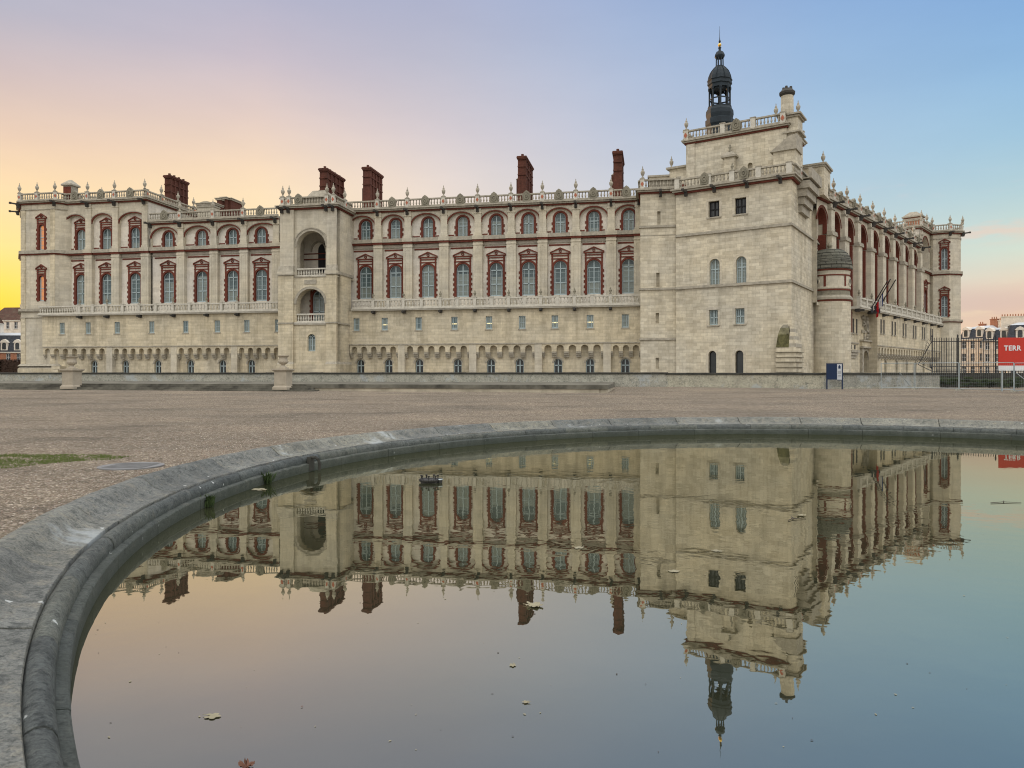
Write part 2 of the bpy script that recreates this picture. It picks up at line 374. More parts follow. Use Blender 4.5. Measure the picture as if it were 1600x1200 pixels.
def dup(o, parent, loc, rz=0):
    c = o.copy(); COL.objects.link(c); place(c, parent, loc, rz)
    for ch in KIDS.get(o.name, []):
        dup(ch, c, ch.location, ch.rotation_euler.z)
    return c
def tag(o, label, cat, group=None, kind=None):
    o['label'] = label; o['category'] = cat
    if group: o['group'] = group
    if kind: o['kind'] = kind
    return o
def empty(name, loc, label, cat, rz=0, group=None):
    o = bpy.data.objects.new(name, None); COL.objects.link(o); o.location = loc; o.rotation_euler = (0, 0, rz); o.empty_display_size = .3
    return tag(o, label, cat, group)
def arch(cx, w, z0, zt, rise=None, n=12):
    rise = w/2 if rise is None else rise; h = w/2; zs = zt-rise
    return [(cx-h, z0), (cx+h, z0)]+[(cx+h*math.cos(math.pi*i/n), zs+rise*math.sin(math.pi*i/n)) for i in range(n+1)]
def rect(x0, x1, z0, z1): return [(x0, z0), (x1, z0), (x1, z1), (x0, z1)]

# ------------------------------------------------------------------ the palace
RC = Vector((0, 95, 0))
PAL = empty('palace', RC, 'vast pale limestone palace with brick-framed windows, tall chimneys and a corner tower behind the parapet', 'palace')
def part(mb, name, mats, fr=None, x=0, y=0, z=0, smooth=False, label=None, rz=None):
    if fr is None: return mb.build(name, mats, PAL, (x-RC.x, y-RC.y, z), rz or 0, smooth, label)
    return mb.build(name, mats, PAL, fr.w(x, y, z)-RC, fr.a+(rz or 0), smooth, label)
class Kind:
    """One prototype part (with its sub-parts), copied for each later place."""
    def __init__(s, make): s.make = make; s.o = None
    def put(s, fr, x, y, z, rz=0, at_=None):
        loc = (at_ if at_ is not None else fr.w(x, y, z))-RC; a = (fr.a if fr else 0)+rz
        if s.o is None:
            s.o = s.make(); place(s.o, PAL, loc, a); return s.o
        return dup(s.o, PAL, loc, a)
def window(w, h, rise, fr=(.36, .78), ped=None, brick=True, gl='glass', name='window', bars=True, mull=True, fm='frame', jamb=.2):
    def make():
        f = MB(); t = .085; zs = h-rise; H = w/2
        f.box(-H, -H+t, jamb, jamb+.09, 0, zs); f.box(H-t, H, jamb, jamb+.09, 0, zs); f.box(-H+t, H-t, jamb, jamb+.09, 0, t*1.6)
        if rise > 0: f.band(0, zs, H-t, rise-t, H, rise, jamb, jamb+.09)
        else: f.box(-H, H, jamb, jamb+.09, h-t, h)
        if mull: f.box(-.06, .06, jamb-.03, jamb+.09, t*1.6, h-t*.6)
        for k in fr: f.box(-H+t, H-t, jamb-.03, jamb+.09, k*h-.06, k*h+.06)
        if bars:
            n = max(1, int(h/.6))
            for i in range(1, n):
                z = i*h/n
                if all(abs(z-k*h) > .15 for k in fr) and z < zs: f.box(-H+t, H-t, jamb+.03, jamb+.07, z-.018, z+.018)
            for s in (-1, 1): f.box(s*H-s*(.13+t)-.03, s*H-s*(.13+t)+.03, jamb+.02, jamb+.08, t, zs)
        o = f.build(name, fm)
        p = MB(); p.prism(arch(0, w-.02, 0, h-.01, rise-.01) if rise > 0 else rect(-H+.01, H-.01, 0, h-.01), jamb+.06, jamb+.08)
        p.build('pane', gl, o)
        if brick:
            b = MB(); T = .25
            for s in (-1, 1):
                x0, x1 = sorted((s*H, s*(H+T))); b.box(x0, x1, -.07, jamb, -.05, zs)
                z = .12; k = 0
                while z+.3 < zs+.1:
                    x0, x1 = sorted((s*(H+T), s*(H+T+.13))); b.box(x0, x1, -.06, .05, z, z+.3); z += .6
            b.band(0, zs, H, rise, H+T, rise+T*.85, -.075, jamb)
            if ped:
                pb, ap, hw, lines = ped   # pediment base, apex, half width, entablature line heights (above window top)
                for s in (-1, 1):
                    x0, x1 = sorted((s*(H+.06), s*(H+T))); b.box(x0, x1, -.08, .04, zs+.02, h+pb)
                for l in lines: b.box(-H-T-.02, H+T+.02, -.10, .04, h+l-.06, h+l+.06)
                b.box(-hw, hw, -.16, .04, h+pb-.02, h+pb+.11)
                q = .17
                for s in (-1, 1):
                    pl = [(s*hw, h+pb+.11), (s*hw, h+pb+.11+q*.6), (0, h+ap), (0, h+ap-q)]
                    b.prism(pl if s < 0 else pl[::-1], -.17, .04) if s < 0 else b.prism([pl[0], pl[1], pl[2], pl[3]], -.17, .04)
                rr = (ap-pb)*.24; b.band(0, h+pb+.13+rr, rr*.5, rr*.5, rr, rr, -.12, .04, 0, 360, 10)
                b.box(-.2, .2, -.13, .02, h+T*.6, h+lines[0])
            b.build('brick_surround', 'red', o)
        return o
    return Kind(make)
W_low = window(1.55, 3.9, .775, ped=(.82, 1.55, 1.18, (.26, .60)))
W_up = window(1.25, 2.72, .62, fr=(.60,))
W_upl = window(1.25, 2.40, .60, fr=(.58,))
W_tall = window(1.35, 3.1, .65, fr=(.60,), ped=(.75, 1.45, 1.0, (.22, .52)))
W_oct = window(.82, 3.3, .40, fr=(.5,), ped=(.80, 1.5, .82, (.25, .55)), gl='sky_glow', mull=False)
W_octd = window(.82, 3.3, .40, fr=(.5,), ped=(.80, 1.5, .82, (.25, .55)), gl='dark_glass')
W_sm = window(.74, 1.46, 0, fr=(), brick=False, name='square_window', mull=False, jamb=.12)
W_lamp_proto = window(.74, 1.46, 0, fr=(.55,), brick=False, name='square_window', mull=False, jamb=.12)
W_bs = window(.95, 1.95, .47, fr=(.62,), brick=False, gl='dark_glass', name='basement_window', jamb=.3, bars=False)
W_tp = window(1.1, 1.62, 0, fr=(.5,), brick=False, gl='dark_glass', name='barred_window', jamb=.35, fm='void')
W_ta = window(1.02, 2.75, .5, fr=(.62,), brick=False, name='arched_window', jamb=.3)
W_ts = window(.9, 1.55, 0, fr=(.5,), brick=False, name='square_window', jamb=.28)
W_tb = window(.8, 2.4, .4, fr=(), brick=False, gl='dark_glass', name='basement_window', jamb=.35, mull=False, bars=False, fm='void')
W_slit = window(.42, 1.8, 0, fr=(), brick=False, gl='dark_glass', name='slit_window', jamb=.2, mull=False, bars=False)
def mk(fn):
    return Kind(fn)
def make_urn():
    b = MB(); b.lathe(0, 0, [(.17, 0), (.17, .07), (.09, .13), (.075, .22), (.15, .34), (.215, .52), (.225, .70), (.13, .80), (.10, .86), (.13, .92), (.075, 1.02), (.03, 1.15), (.05, 1.2), (.0, 1.34)], 10)
    return b.build('urn', 'trim', smooth=True)
URN = mk(make_urn)
def make_small_urn():
    b = MB(); b.lathe(0, 0, [(.15, 0), (.15, .08), (.06, .14), (.16, .36), (.17, .46), (.07, .54), (.09, .6), (.0, .82)], 8)
    return b.build('finial', 'weathered', smooth=True)
FIN = mk(make_small_urn)
def make_garg():
    b = MB(); b.frustum((-.13, .13, -.35, .1), (-.11, .11, -.3, .1), -.12, .16); b.frustum((-.1, .1, -1.0, -.33), (-.09, .09, -.95, -.33), -.06, .12)
    b.box(-.14, .14, -1.12, -.9, -.08, .16); b.frustum((-.16, .16, -.2, .1), (-.12, .12, -.3, .1), -.45, -.12)
    return b.build('gargoyle', 'spout')
GARG = mk(make_garg)
def make_cart():
    b = MB(); P = [(-.42, 0), (.42, 0), (.47, .5), (.52, .8), (.38, .92), (.30, 1.08), (.14, 1.2), (0, 1.3), (-.14, 1.2), (-.30, 1.08), (-.38, .92), (-.52, .8), (-.47, .5)]
    b.prism(P, -.2, .16)
    b.band(0, .55, .16, .2, .3, .36, -.28, -.2, 0, 360, 14); b.box(-.1, .1, -.25, -.2, .45, .66); b.box(-.3, .3, -.26, -.2, .02, .12); b.band(0, .98, .04, .03, .16, .14, -.26, -.2, 0, 360, 8)
    return b.build('cartouche', 'weathered')
CART = mk(make_cart)
def cornice(b, x0, x1, y, z, red=1, stone=0, ext=(0, 0)):
    b.box(x0-ext[0]*.2, x1+ext[1]*.2, y-.2, y+.1, z-.16, z, red)
    b.box(x0-ext[0]*.36, x1+ext[1]*.36, y-.36, y+.1, z+.002, z+.17, stone)
    b.box(x0-ext[0]*.52, x1+ext[1]*.52, y-.52, y+.1, z+.172, z+.34, stone)
YF, YB = 1.3, 1.68
MATS = ['upper', 'red', 'plaster', 'trim']
def wing(name, s0, s1, pil, wins, zc, kup, zup, hup, wup, ztop, klo=W_low, carts=True, cart_idx=None):
    b = MB(); e = [s0]+pil+[s1]; PW = .8
    for i, cx in enumerate(wins):
        a, c = e[i], e[i+1]
        b.sheet(rect(a, c, 8.6, 17.15), [arch(cx, 1.6, 10.3, 14.24, .8)], YB, .3, 2)
        b.sheet(rect(a, c, 17.15, zc), [arch(cx, wup+.06, zup, zup+hup+.03)], YB, .3, 2)
        l = a+(PW/2 if i else .05); r = c-(PW/2 if i < len(wins)-1 else .05)
        m = (l+r)/2; hw = (r-l)/2-.03; rise = min(hw*.78, 1.3)
        b.sheet(rect(a, c, 17.15, zc), [arch(m, 2*hw, 17.38, ztop, rise, 16)], YF, YB-YF-.005, 0)
        b.band(m, ztop-rise, hw-.01, rise-.01, hw+.15, rise+.13, YF-.05, YF+.12, 0, 180, 16, 1)
        b.band(m, ztop-rise, hw+.15, rise+.13, hw+.27, rise+.24, YF-.09, YF+.02, 0, 180, 16, 3)
        for s_, t_ in ((l+.35, cx-wup/2-.42), (cx+wup/2+.42, r-.35)):   # brick sill line of the recess
            if t_ > s_+.1: b.box(s_-.3, t_, YB-.05, YB+.02, 17.55, 17.68, 1)
        b.box(l+.3, r-.3, YB-.06, YB+.02, 15.98, 16.16, 1)
        b.box(a, c, YB-.12, YB+.03, 16.30, 16.42, 3)
        kup.put(FM, cx, YB, zup); klo.put(FM, cx, YB, 10.32)
    b.box(s0, s1, YF-.14, YB-.002, 16.72, 16.93, 1)
    b.box(s0, s1, YF-.28, YB-.002, 16.932, 17.36, 3)
    cornice(b, s0, s1, YF, zc, 1, 3)
    part(b, 'facade_wall', MATS, FM)
    for p in pil+[s1-.35]:
        c = MB(); c.box(-.55, .55, -.16, .375, 8.62, 16.70); c.box(-.62, .62, -.24, .37, 8.60, 9.5); c.box(-.60, .60, -.22, .37, 16.3, 16.5)
        c.box(-.64, .64, -.36, .37, 16.94, 17.40); c.box(-.62, .62, -.30, .37, 16.705, 16.936, 1)
        c.box(-.40, .40, -.17, .02, 17.41, zc-.165); c.box(-.46, .46, -.24, .02, zc-.75, zc-.6); c.box(-.46, .46, -.22, .02, 17.41, 17.7)
        c.box(-.27, -.23, -.185, -.15, 9.8, 16.1); c.box(.23, .27, -.185, -.15, 9.8, 16.1); c.band(0, 15.75, .23, .23, .27, .27, -.185, -.15, 0, 180, 8)
        part(c, 'pilaster', ['upper', 'red'], FM, p, YF)
        GARG.put(FM, p, YF-.3, zc-.15)
    bal = MB(); bal.balustrade(s0, s1, YF-.25, zc+.34, .95, pil, 0, 1, medal=2)
    part(bal, 'balustrade', ['trim', 'trimw', 'medal'], FM)
    for p in pil: URN.put(FM, p, YF-.25, zc+.34+1.08)
    if carts:
        for i, cx in enumerate(wins):
            if cart_idx is None or i in cart_idx: CART.put(FM, (e[i]+e[i+1])/2, YF-.25, zc+.36)
fs = lambda px: FM.s(px, YF)
# main wing right of the pavilion
XR = FM.s(1003, YF)
PILM = [fs(p) for p in (591, 637.5, 694, 747, 799, 848, 900, 955)]
WINM = [FM.s(p, YB) for p in (571.5, 618, 669, 723, 775.5, 826, 875.5, 928, 982.5)]
wing('main', fs(545), XR, PILM, WINM, 20.72, W_up, 17.08, 2.72, 1.25, 20.2, cart_idx=range(1, 9))
# left wing
PILL = [fs(p) for p in (283, 334.6, 381.5)]
WINL = [FM.s(p, YB) for p in (263.5, 315.5, 363.5, 408.5)]
XLP = fs(231)
wing('left', XLP+.4, fs(436), PILL, WINL, 20.42, W_upl, 17.0, 2.40, 1.25, 19.85, cart_idx=(0, 3))
GARG.put(FM, XLP+.5, YF-.2, 20.3)
# left pavilion, one storey's cornice higher
XO = fs(100)
PILP = [fs(p) for p in (139, 181)]
WINP = [FM.s(p, YB) for p in (127, 167, 211.5)]
wing('pavilion', XO, XLP, PILP, WINP, 23.5, W_tall, 17.05, 3.1, 1.35, 21.95)
# inner masses of the wings (roofs just under the cornices)
b = MB()
b.box(XLP+.5, XR+6, YB+.35, 15, -4, 20.4); b.box(XLP+1, XR+6, YB-.2, 15.2, 20.402, 20.72)
part(b, 'wing_body', 'roofslab', FM)
b = MB(); b.box(XO, XLP, YB+.35, 14, -4, 23.49); b.box(XO, XLP+.01, YF+.1, 14, 23.5, 23.8); 
b.sheet(rect(XLP, XLP, 0, 1), [], 0, .1) if False else None
b.T = Matrix.Translation((XLP, YF-.5, 0)) @ Matrix.Rotation(R(90), 4, 'Z')
b.box(.5, 14.5, -.02, .1, 16, 23.4, 1); cornice(b, 0, 14.5, 0, 23.5, 2, 3, ext=(1, 0)); b.balustrade(.5, 14.5, .25, 23.84, .95, (.55, 3.5, 7, 10.5, 14), 3, medal=4)
b.T = None
part(b, 'pavilion_body', ['roofslab', 'plaster', 'red', 'trim', 'medal'], FM)
for yy in (3.5, 7, 10.5): URN.put(FM, XLP-.25, YF-.5+yy, 24.92)
URN.put(FM, XLP-.3, YF-.2, 24.92)

# ---- base storey: small windows, corbelled machicolation, basement windows
def base_wall(x0, x1, strips, smalls, bsm, y=0.0, fr=FM, n_lit=(), ztop=8.66, pitch=1.27, zwin=6.34):
    b = MB(); ed = [x0]+strips+[x1]
    holes = [rect(s-.38, s+.38, zwin, zwin+1.48) for s in smalls]
    b.sheet(rect(x0, x1, 4.62, ztop), holes, y, .35, 0)
    b.box(x0, x1, y-.09, y+.2, 4.60, 4.74, 1)
    for s in smalls:
        b.box(s-.48, s+.48, y-.06, y+.1, zwin-.13, zwin-.002, 1)
    for a, c in zip(ed, ed[1:]):
        l = a+(.42 if a in strips else .1); r = c-(.42 if c in strips else .1)
        n = max(1, round((r-l)/pitch)); p = (r-l)/n; hs = []
        for i in range(n):
            m = l+(i+.5)*p; hs.append(arch(m, p*.60, 3.74, 4.44, p*.30, 8))
        # lower edge is open: cut the arches as notches
        poly = [(l, 4.62), (l, 3.72)]
        for i in range(n):
            m = l+(i+.5)*p; h = p*.30
            poly += [(m-h, 3.72)]+[(m+h*math.cos(math.pi*(1-k/8)), 4.10+h*.9*math.sin(math.pi*(1-k/8))) for k in range(9)]+[(m+h, 3.72)]
        poly += [(r, 3.72), (r, 4.62)]
        b.prism(poly, y+.001, y+.62, 0)
        for i in range(n+1):
            m = l+i*p; h = p*.20
            x0_, x1_ = max(l, m-h), min(r, m+h)
            b.box(x0_, x1_, y+.03, y+.62, 3.52, 3.718, 1); b.box(x0_, x1_, y+.17, y+.62, 3.30, 3.518, 1); b.box(x0_, x1_, y+.32, y+.62, 3.08, 3.298, 1)
        bs = [s for s in bsm if a < s < c]
        b.sheet(rect(a, c, -4, 4.62), [arch(s, .99, .95, 2.92, .49) for s in bs], y+.6, .42, 0)
        for s in bs:
            b.band(s, 2.43, .5, .5, .68, .68, y+.57, y+.62, m=1)
    for s in strips: b.box(s-.42, s+.42, y-.03, y+.62, -4, 4.598, 2)
    b.box(x0, x1, y+1.05, y+1.6, -4, ztop)
    o = part(b, 'base_wall', ['base', 'trim', 'upper'], fr)
    for i, s in enumerate(smalls):
        W_sm.put(fr, s, y, zwin+.01)
        if i in n_lit:
            t = MB(); t.box(-.34, .34, .165, .182, .62, .72); part(t, 'lamp_strip', 'tube', fr, s, y, zwin)
    for s in bsm: W_bs.put(fr, s, y+.6, .96)
    return o
f0 = lambda px: FM.s(px, 0)
base_wall(f0(545), f0(1003), [f0(p) for p in (627, 738.5, 841, 948.5)], [f0(p) for p in (557, 601, 654, 710, 764, 816, 867, 922, 977)],
          [FM.s(p, .6) for p in (563, 607, 655, 715, 767, 812, 872, 922, 977)], n_lit=(1, 3, 4, 6, 7))
base_wall(f0(66), f0(440), [f0(p) for p in (171, 271.5, 366)], [f0(p) for p in (97, 137.5, 183, 237, 290, 339.5, 385.5, 434)],
          [FM.s(p, .6) for p in (147, 196, 246.5, 297.5, 347.5, 392.5)])
def balcony(fr, x0, x1, y, yb, peds, name='balcony', ext=(0, 0)):
    b = MB(); b.box(x0, x1, y-.42, yb, 8.66, 8.80); b.box(x0, x1, y-.52, yb, 8.802, 8.93)
    for p in peds: b.box(p-.1, p+.1, y-.85, y+.2, 8.36, 8.56, 1); b.box(p-.16, p+.16, y-.38, y+.1, 8.30, 8.655, 1)
    part(b, 'balcony_slab', ['trimw', 'spout'], fr)
    c = MB(); ps = sorted(peds+[(u+v)/2 for u, v in zip(peds, peds[1:])])
    c.balustrade(x0+.1, x1-.1, y-.28, 8.93, 1.02, ps, 0, pw=.34, spacing=.36); part(c, 'balustrade', 'trimw', fr)
    for p in peds: FIN.put(fr, p, y-.28, 8.93+1.14)
balcony(FM, f0(551), f0(1000), 0, YB, PILM[:]+[])
balcony(FM, f0(63), f0(438), 0, YB, PILP+[XLP]+PILL)
# ---- central loggia pavilion
yp = -3.3; fp = lambda px: FM.s(px, yp); zp = lambda px, py: FM.z(px, py, yp)
x0, x1 = fp(439.5), fp(526); zc = zp(500, 324.5); a0_, a1_ = fp(463.5), fp(509)
zb1, zt1 = zp(486, 431.5), zp(486, 361); zb2, zt2 = zp(486, 503.5), zp(486, 451.5); zw0, zw1 = zp(487, 549), zp(487, 522)
b = MB()
b.sheet(rect(x0, x1, 12.2, zc), [arch((a0_+a1_)/2, a1_-a0_, zb1, zt1)], yp, .9, 0)
b.sheet(rect(x0-.15, x1+.1, -4, zb1-.15), [arch((a0_+a1_)/2, (a1_-a0_)*.97, zb2, zt2), arch(fp(487.5), .98, zw0, zw1, .49)], yp-.16, 1.0, 1)
b.box(x0-.15, x1+.1, yp-.24, yp+.5, zb1-.148, zb1-.01, 3)
for xa, xb, s in ((x0, x0+.9, -1), (x1-.9, x1, 1)):      # side walls
    b.box(xa, xb, yp+.9, 1.9, 12.5, zc, 0); b.box(xa-(.15 if s < 0 else 0), xb+(.1 if s > 0 else 0), yp+.84, .6, -4, 12.9, 1)
b.box(x0+.9, x1-.9, yp+4.0, yp+4.4, -4, zc, 2); b.box(x0+.9, x1-.9, yp+2.3, yp+3.99, zb2-.02, zb1-.36, 2)
b.box(x0+.9, x1-.9, yp+.85, yp+4.0, zb1-.35, zb1-.02, 3); b.box(x0+.9, x1-.9, yp+.85, yp+4.0, zb2-.35, zb2-.02, 3); b.box(x0+.9, x1-.9, yp+.85, yp+4.0, zt2+.3, zt2+.6, 3); b.box(x0, x1, yp+.1, 2.5, zc+.0, zc+.3, 3)
for xa, xb in ((x0-.02, a0_-.25), (a1_+.25, x1+.02)): b.box(xa, xb, yp-.28, yp+.05, 13.05, zc-.17, 0)
for xa, xb in ((x0-.17, a0_-.25), (a1_+.25, x1+.12)):
    b.box(xa, xb, yp-.42, yp-.05, -4, 12.6, 1); b.frustum((xa-.06, xb+.06, yp-.52, yp), (xa, xb, yp-.3, yp), 13.06, 13.75, 3); b.box(xa-.1, xb+.1, yp-.58, yp, 12.62, 12.78, 3); b.box(xa-.1, xb+.1, yp-.56, yp, 12.78, 13.06, 0)
    b.box(xa-.08, xb+.08, yp-.52, yp, 7.0, 7.16, 3); b.box(xa-.1, xb+.1, yp-.6, yp, -4, 2.3, 1); b.frustum((xa-.1, xb+.1, yp-.6, yp), (xa, xb, yp-.42, yp), 2.3, 2.6, 3)
b.box(x0, x1, yp-.3, yp, 6.85, 7.0, 3); b.box(x0, x1, yp-.34, yp, -4, 2.4, 1)
hw = (a1_-a0_)/2; mx = (a0_+a1_)/2
b.band(mx, zt1-hw, hw+.01, hw+.01, hw+.3, hw+.3, yp-.07, yp+.05, m=3); b.band(mx, zt1-hw, hw+.3, hw+.3, hw+.42, hw+.42, yp-.14, yp+.05, m=3)
b.band(mx, zt2-hw*.97, hw*.97+.01, hw*.97+.01, hw+.25, hw+.25, yp-.22, yp-.1, m=3); b.box(mx-.75, mx+.75, yp-.21, yp-.1, zt2+.55, zt2+1.05, 3)
b.box(x0+.9, x1-.9, yp+3.9, yp+4.0, zb1+2.5, zb1+2.66, 4); b.box(x0+.9, x1-.9, yp+3.9, yp+4.0, zb1+3.2, zb1+3.32, 4)
b.band(mx-.9, zb1+3.5, .9, 1.1, 1.05, 1.25, yp+3.7, yp+4.0, 0, 180, 12, 3); b.band(mx+1.2, zb1+3.5, .9, 1.1, 1.05, 1.25, yp+3.7, yp+4.0, 0, 180, 12, 3)
cornice(b, x0, x1, yp-.1, zc, 4, 3, ext=(1, 1))
for s in (-1, 1):
    b.T = (Matrix.Translation((x1, yp-.1, 0)) @ Matrix.Rotation(R(90), 4, 'Z')) if s > 0 else (Matrix.Translation((x0, YF, 0)) @ Matrix.Rotation(R(-90), 4, 'Z'))
    cornice(b, 0, YF-yp, 0, zc, 4, 3)
    b.box(0, YF-yp, -.2, .05, 12.7, 13.05, 3); b.box(0, YF-yp-.2, -.22, .05, 6.95, 7.14, 3); b.frustum((-.2, YF-yp, -.28, .05), (-.2, YF-yp, -.14, .05), 2.3, 2.6, 3); b.box(-.2, YF-yp, -.28, .05, -4, 2.3, 1)
    b.T = None
part(b, 'loggia_pavilion', ['upper', 'base', 'plaster', 'trim', 'red'], FM)
W_ta.put(FM, fp(487.5), yp-.14, zw0+.02).name = 'arched_window'
W_low.put(FM, FM.s(498, yp+2.0), yp+1.99, zb2+.0)
c = MB(); c.prism(arch(0, 1.6, 0, 3.6), -.03, .0); part(c, 'doorway', 'void', FM, FM.s(507, yp+4), yp+3.99, zb1+.9)
c = MB(); c.balustrade(a0_+.02, a1_-.02, yp+.17, zb1+.005, .93, (), 0, spacing=.3); c.balustrade(a0_+.06, a1_-.06, yp+.03, zb2+.005, 1.0, (), 0, spacing=.3); c.box(a0_-.2, a1_+.2, yp-.3, yp-.165, zb2-.16, zb2-.01)
part(c, 'loggia_balustrade', 'trimw', FM)
c = MB(); pd = [x0+.35, (a0_+x0)/2+1.0, a1_+.1, x1-.35]
c.balustrade(x0-.1, x1+.1, yp-.2, zc+.34, .95, [x0+.3, x0+1.1, x1-1.1, x1-.3], 0, 1, medal=2)
c.T = Matrix.Translation((x1+.1, yp-.1, 0)) @ Matrix.Rotation(R(90), 4, 'Z'); c.balustrade(.3, YF-yp, .2, zc+.34, .95, (2.6,), 0, 1, medal=2); c.T = None
c.box(mx-.9, mx+2.2, yp-.1, yp+.2, zc+.34, zc+1.15); c.frustum((mx-1.2, mx+2.0, yp+.2, yp+3), (mx-.2, mx+1.3, yp+.8, yp+2.4), zc+.9, zc+2.2)
part(c, 'balustrade', ['trim', 'trimw', 'medal'], FM)
for xx in (x0+.3, x0+1.1, x1-1.1, x1-.3): URN.put(FM, xx, yp-.2, zc+1.42); GARG.put(FM, xx, yp-.4, zc-.1)
URN.put(FM, x1-.1, yp+2.5, zc+1.42)
CART.put(FM, mx-1.4, yp-.3, zc+.36)
# ---- octagonal end turret on the left
yo = .35; xa, xb = FM.s(33, yo), FM.s(86, yo); a = xb-xa; q = a/math.sqrt(2); zc = 23.55
def octo(xa, xb, yo, g=0):
    a = xb-xa; q = a*.7071; k = g*.414
    return [(xa-k, yo-g), (xb+k, yo-g), (xb+q+g, yo+q-k), (xb+q+g, yo+q+a+k), (xb+k, yo+2*q+a+g), (xa-k, yo+2*q+a+g), (xa-q-g, yo+q+a+k), (xa-q-g, yo+q-k)]
def ring(b, g, z0, z1, m, g2=None):
    b.vprism(octo(xa, xb, yo, g), z0, z1, m, octo(xa, xb, yo, g if g2 is None else g2))
b = MB(); xw = FM.s(65, yo)
oc = octo(xa, xb, yo)
vs = [(x, y, -4) for x, y in oc]+[(x, y, zc) for x, y in oc]
b.add(vs, [(i, (i+1) % 8, (i+1) % 8+8, i+8) for i in range(1, 8)]+[tuple(range(8, 16))], 0)
zl, zu = FM.z(65, 470.5, yo), FM.z(65, 391, yo)
b.sheet(rect(xa, xb, -4, zc), [arch(xw, .86, zl, zl+3.34, .43), arch(xw, .86, zu, zu+3.34, .43)], yo, .3, 0)
for zz, h, g in ((16.75, .18, .14), (16.93, .42, .28), (9.3, .12, .2), (9.42, .3, .3), (8.5, .12, .1), (zc-.9, .12, .1)): ring(b, g, zz, zz+h, 2 if g in (.14,) else 1)
ring(b, .2, zc-.16, zc, 2); ring(b, .36, zc+.002, zc+.17, 1); ring(b, .52, zc+.172, zc+.34, 1)
ring(b, .35, -4, 1.9, 3); ring(b, .35, 1.9, 2.2, 1, .05); ring(b, .42, 2.2, 2.5, 1, .1)
for x_, w_ in ((xa+.35, .7), (xb-.35, .7)): b.box(x_-w_/2, x_+w_/2, yo-.07, yo, 9.75, zc-.9, 3); b.box(x_-w_/2, x_+w_/2, yo-.07, yo, 2.5, 8.5, 3)
part(b, 'corner_turret', ['upper', 'trim', 'red', 'base'], FM)
W_oct.put(FM, xw, yo, zl+.02); W_oct.put(FM, xw, yo, zu+.02)
c = MB(); oc2 = octo(xa, xb, yo, .25)
for i in range(8):
    p, r_ = oc2[i], oc2[(i+1) % 8]; L = math.hypot(r_[0]-p[0], r_[1]-p[1])
    c.T = Matrix.Translation((p[0], p[1], zc+.34)) @ Matrix.Rotation(math.atan2(r_[1]-p[1], r_[0]-p[0]), 4, 'Z')
    c.balustrade(0, L, .12, 0, .95, (.1, L/2) if i != 2 else (.1,), 0, 1, medal=2); c.T = None
    URN.put(FM, p[0], p[1]+.1, zc+1.42)
    if i in (0, 7): GARG.put(FM, p[0], p[1], zc-.12, rz=R(-25 if i == 0 else -60))
    if i == 0: URN.put(FM, (p[0]+r_[0])/2, p[1]+.1, zc+1.42)
part(c, 'balustrade', ['trim', 'trimw', 'medal'], FM)
GARG.put(FM, oc2[1][0], oc2[1][1], zc-.12, rz=R(20))
# sloping foot beside the turret
b = MB()
for i in range(5): b.box(xb+.1, FM.s(92, 0)-i*.35+.5, -.35+.12*i*0, .6, 2.2-(i+1)*.42, 2.2-i*.42-.03)
part(b, 'stepped_foot', 'base', FM)
# ---- chimneys
def chimney(px, D, w, L, ztop, z0=18.5, low=False):
    b = MB(); z1 = ztop-.5
    b.box(-w/2, w/2, 0, L, z0, z1)
    n = 4
    for i in range(n+1):
        y = i*(L-.35)/n
        for s in (-1, 1): b.box(*(sorted((s*w/2, s*(w/2+.12)))), y, y+.35, z0, z1-.05)
    for z in (z1-1.9, z1-.9): b.box(-w/2-.14, w/2+.14, -.13, L+.13, z, z+.14, 1)
    b.box(-w/2-.17, w/2+.17, -.15, L+.15, z1, z1+.16, 1); b.box(-w/2-.25, w/2+.25, -.23, L+.23, z1+.162, z1+.34, 0); b.box(-w/2-.2, w/2+.2, -.2, L+.2, z1+.342, z1+.42, 1)
    for i in range(n): b.lathe(0, .4+i*(L-.8)/(n-1), [(.2, 0), (.16, .3), (.19, .34)], 8, 1, z1+.42)
    b.box(-w/2-.35, -w/2+.1, .3, 1.1, z0, z1-2.3, 1); b.frustum((-w/2-.4, -w/2+.1, .25, 1.15), (-w/2, -w/2+.1, .5, .9), z1-2.3, z1-1.9, 2)
    p = at(px, D)
    return part(b, 'chimney', ['chimney', 'chimney', 'trim'], None, p.x, p.y, 0, rz=FM.a)
for px, D, w, L, py in ((815.5, 90.5, .78, 5.2, 243), (965, 86.5, .75, 5.0, 235), (573, 96, .8, 4.3, 260), (505.5, 94, .8, 5.2, 262), (262, 103, .7, 3.9, 273)):
    chimney(px, D, w, L, EYE+(HZN-py)/FPX*D)
def roof_box(px0, px1, D, py0, z0, mat, dep=3.0, cap=True, rnd=False, name='roof_chimney'):
    p, r_ = at(px0, D), at(px1, D); w = r_.x-p.x; zt = EYE+(HZN-py0)/FPX*D; b = MB()
    b.box(0, w, 0, dep, z0, zt)
    if cap: b.box(-.15, w+.15, -.15, dep+.15, zt+.002, zt+.2, 1); b.box(-.25, w+.25, -.25, dep+.25, zt+.202, zt+.3, 1)
    if rnd: b.band(w/2, zt-.3, .0, .0, w/2+.1, .8, -.1, dep, 0, 180, 12, 1)
    return part(b, name, [mat, 'trim'], None, p.x, p.y, 0, rz=FM.a)
roof_box(308, 337, 99, 321, 20, 'upper', rnd=True, name='dormer')
for i in range(3): roof_box(339+i*8, 345.5+i*8, 100+i*.6, 313-(i % 2)*1.5, 20, 'chimney')
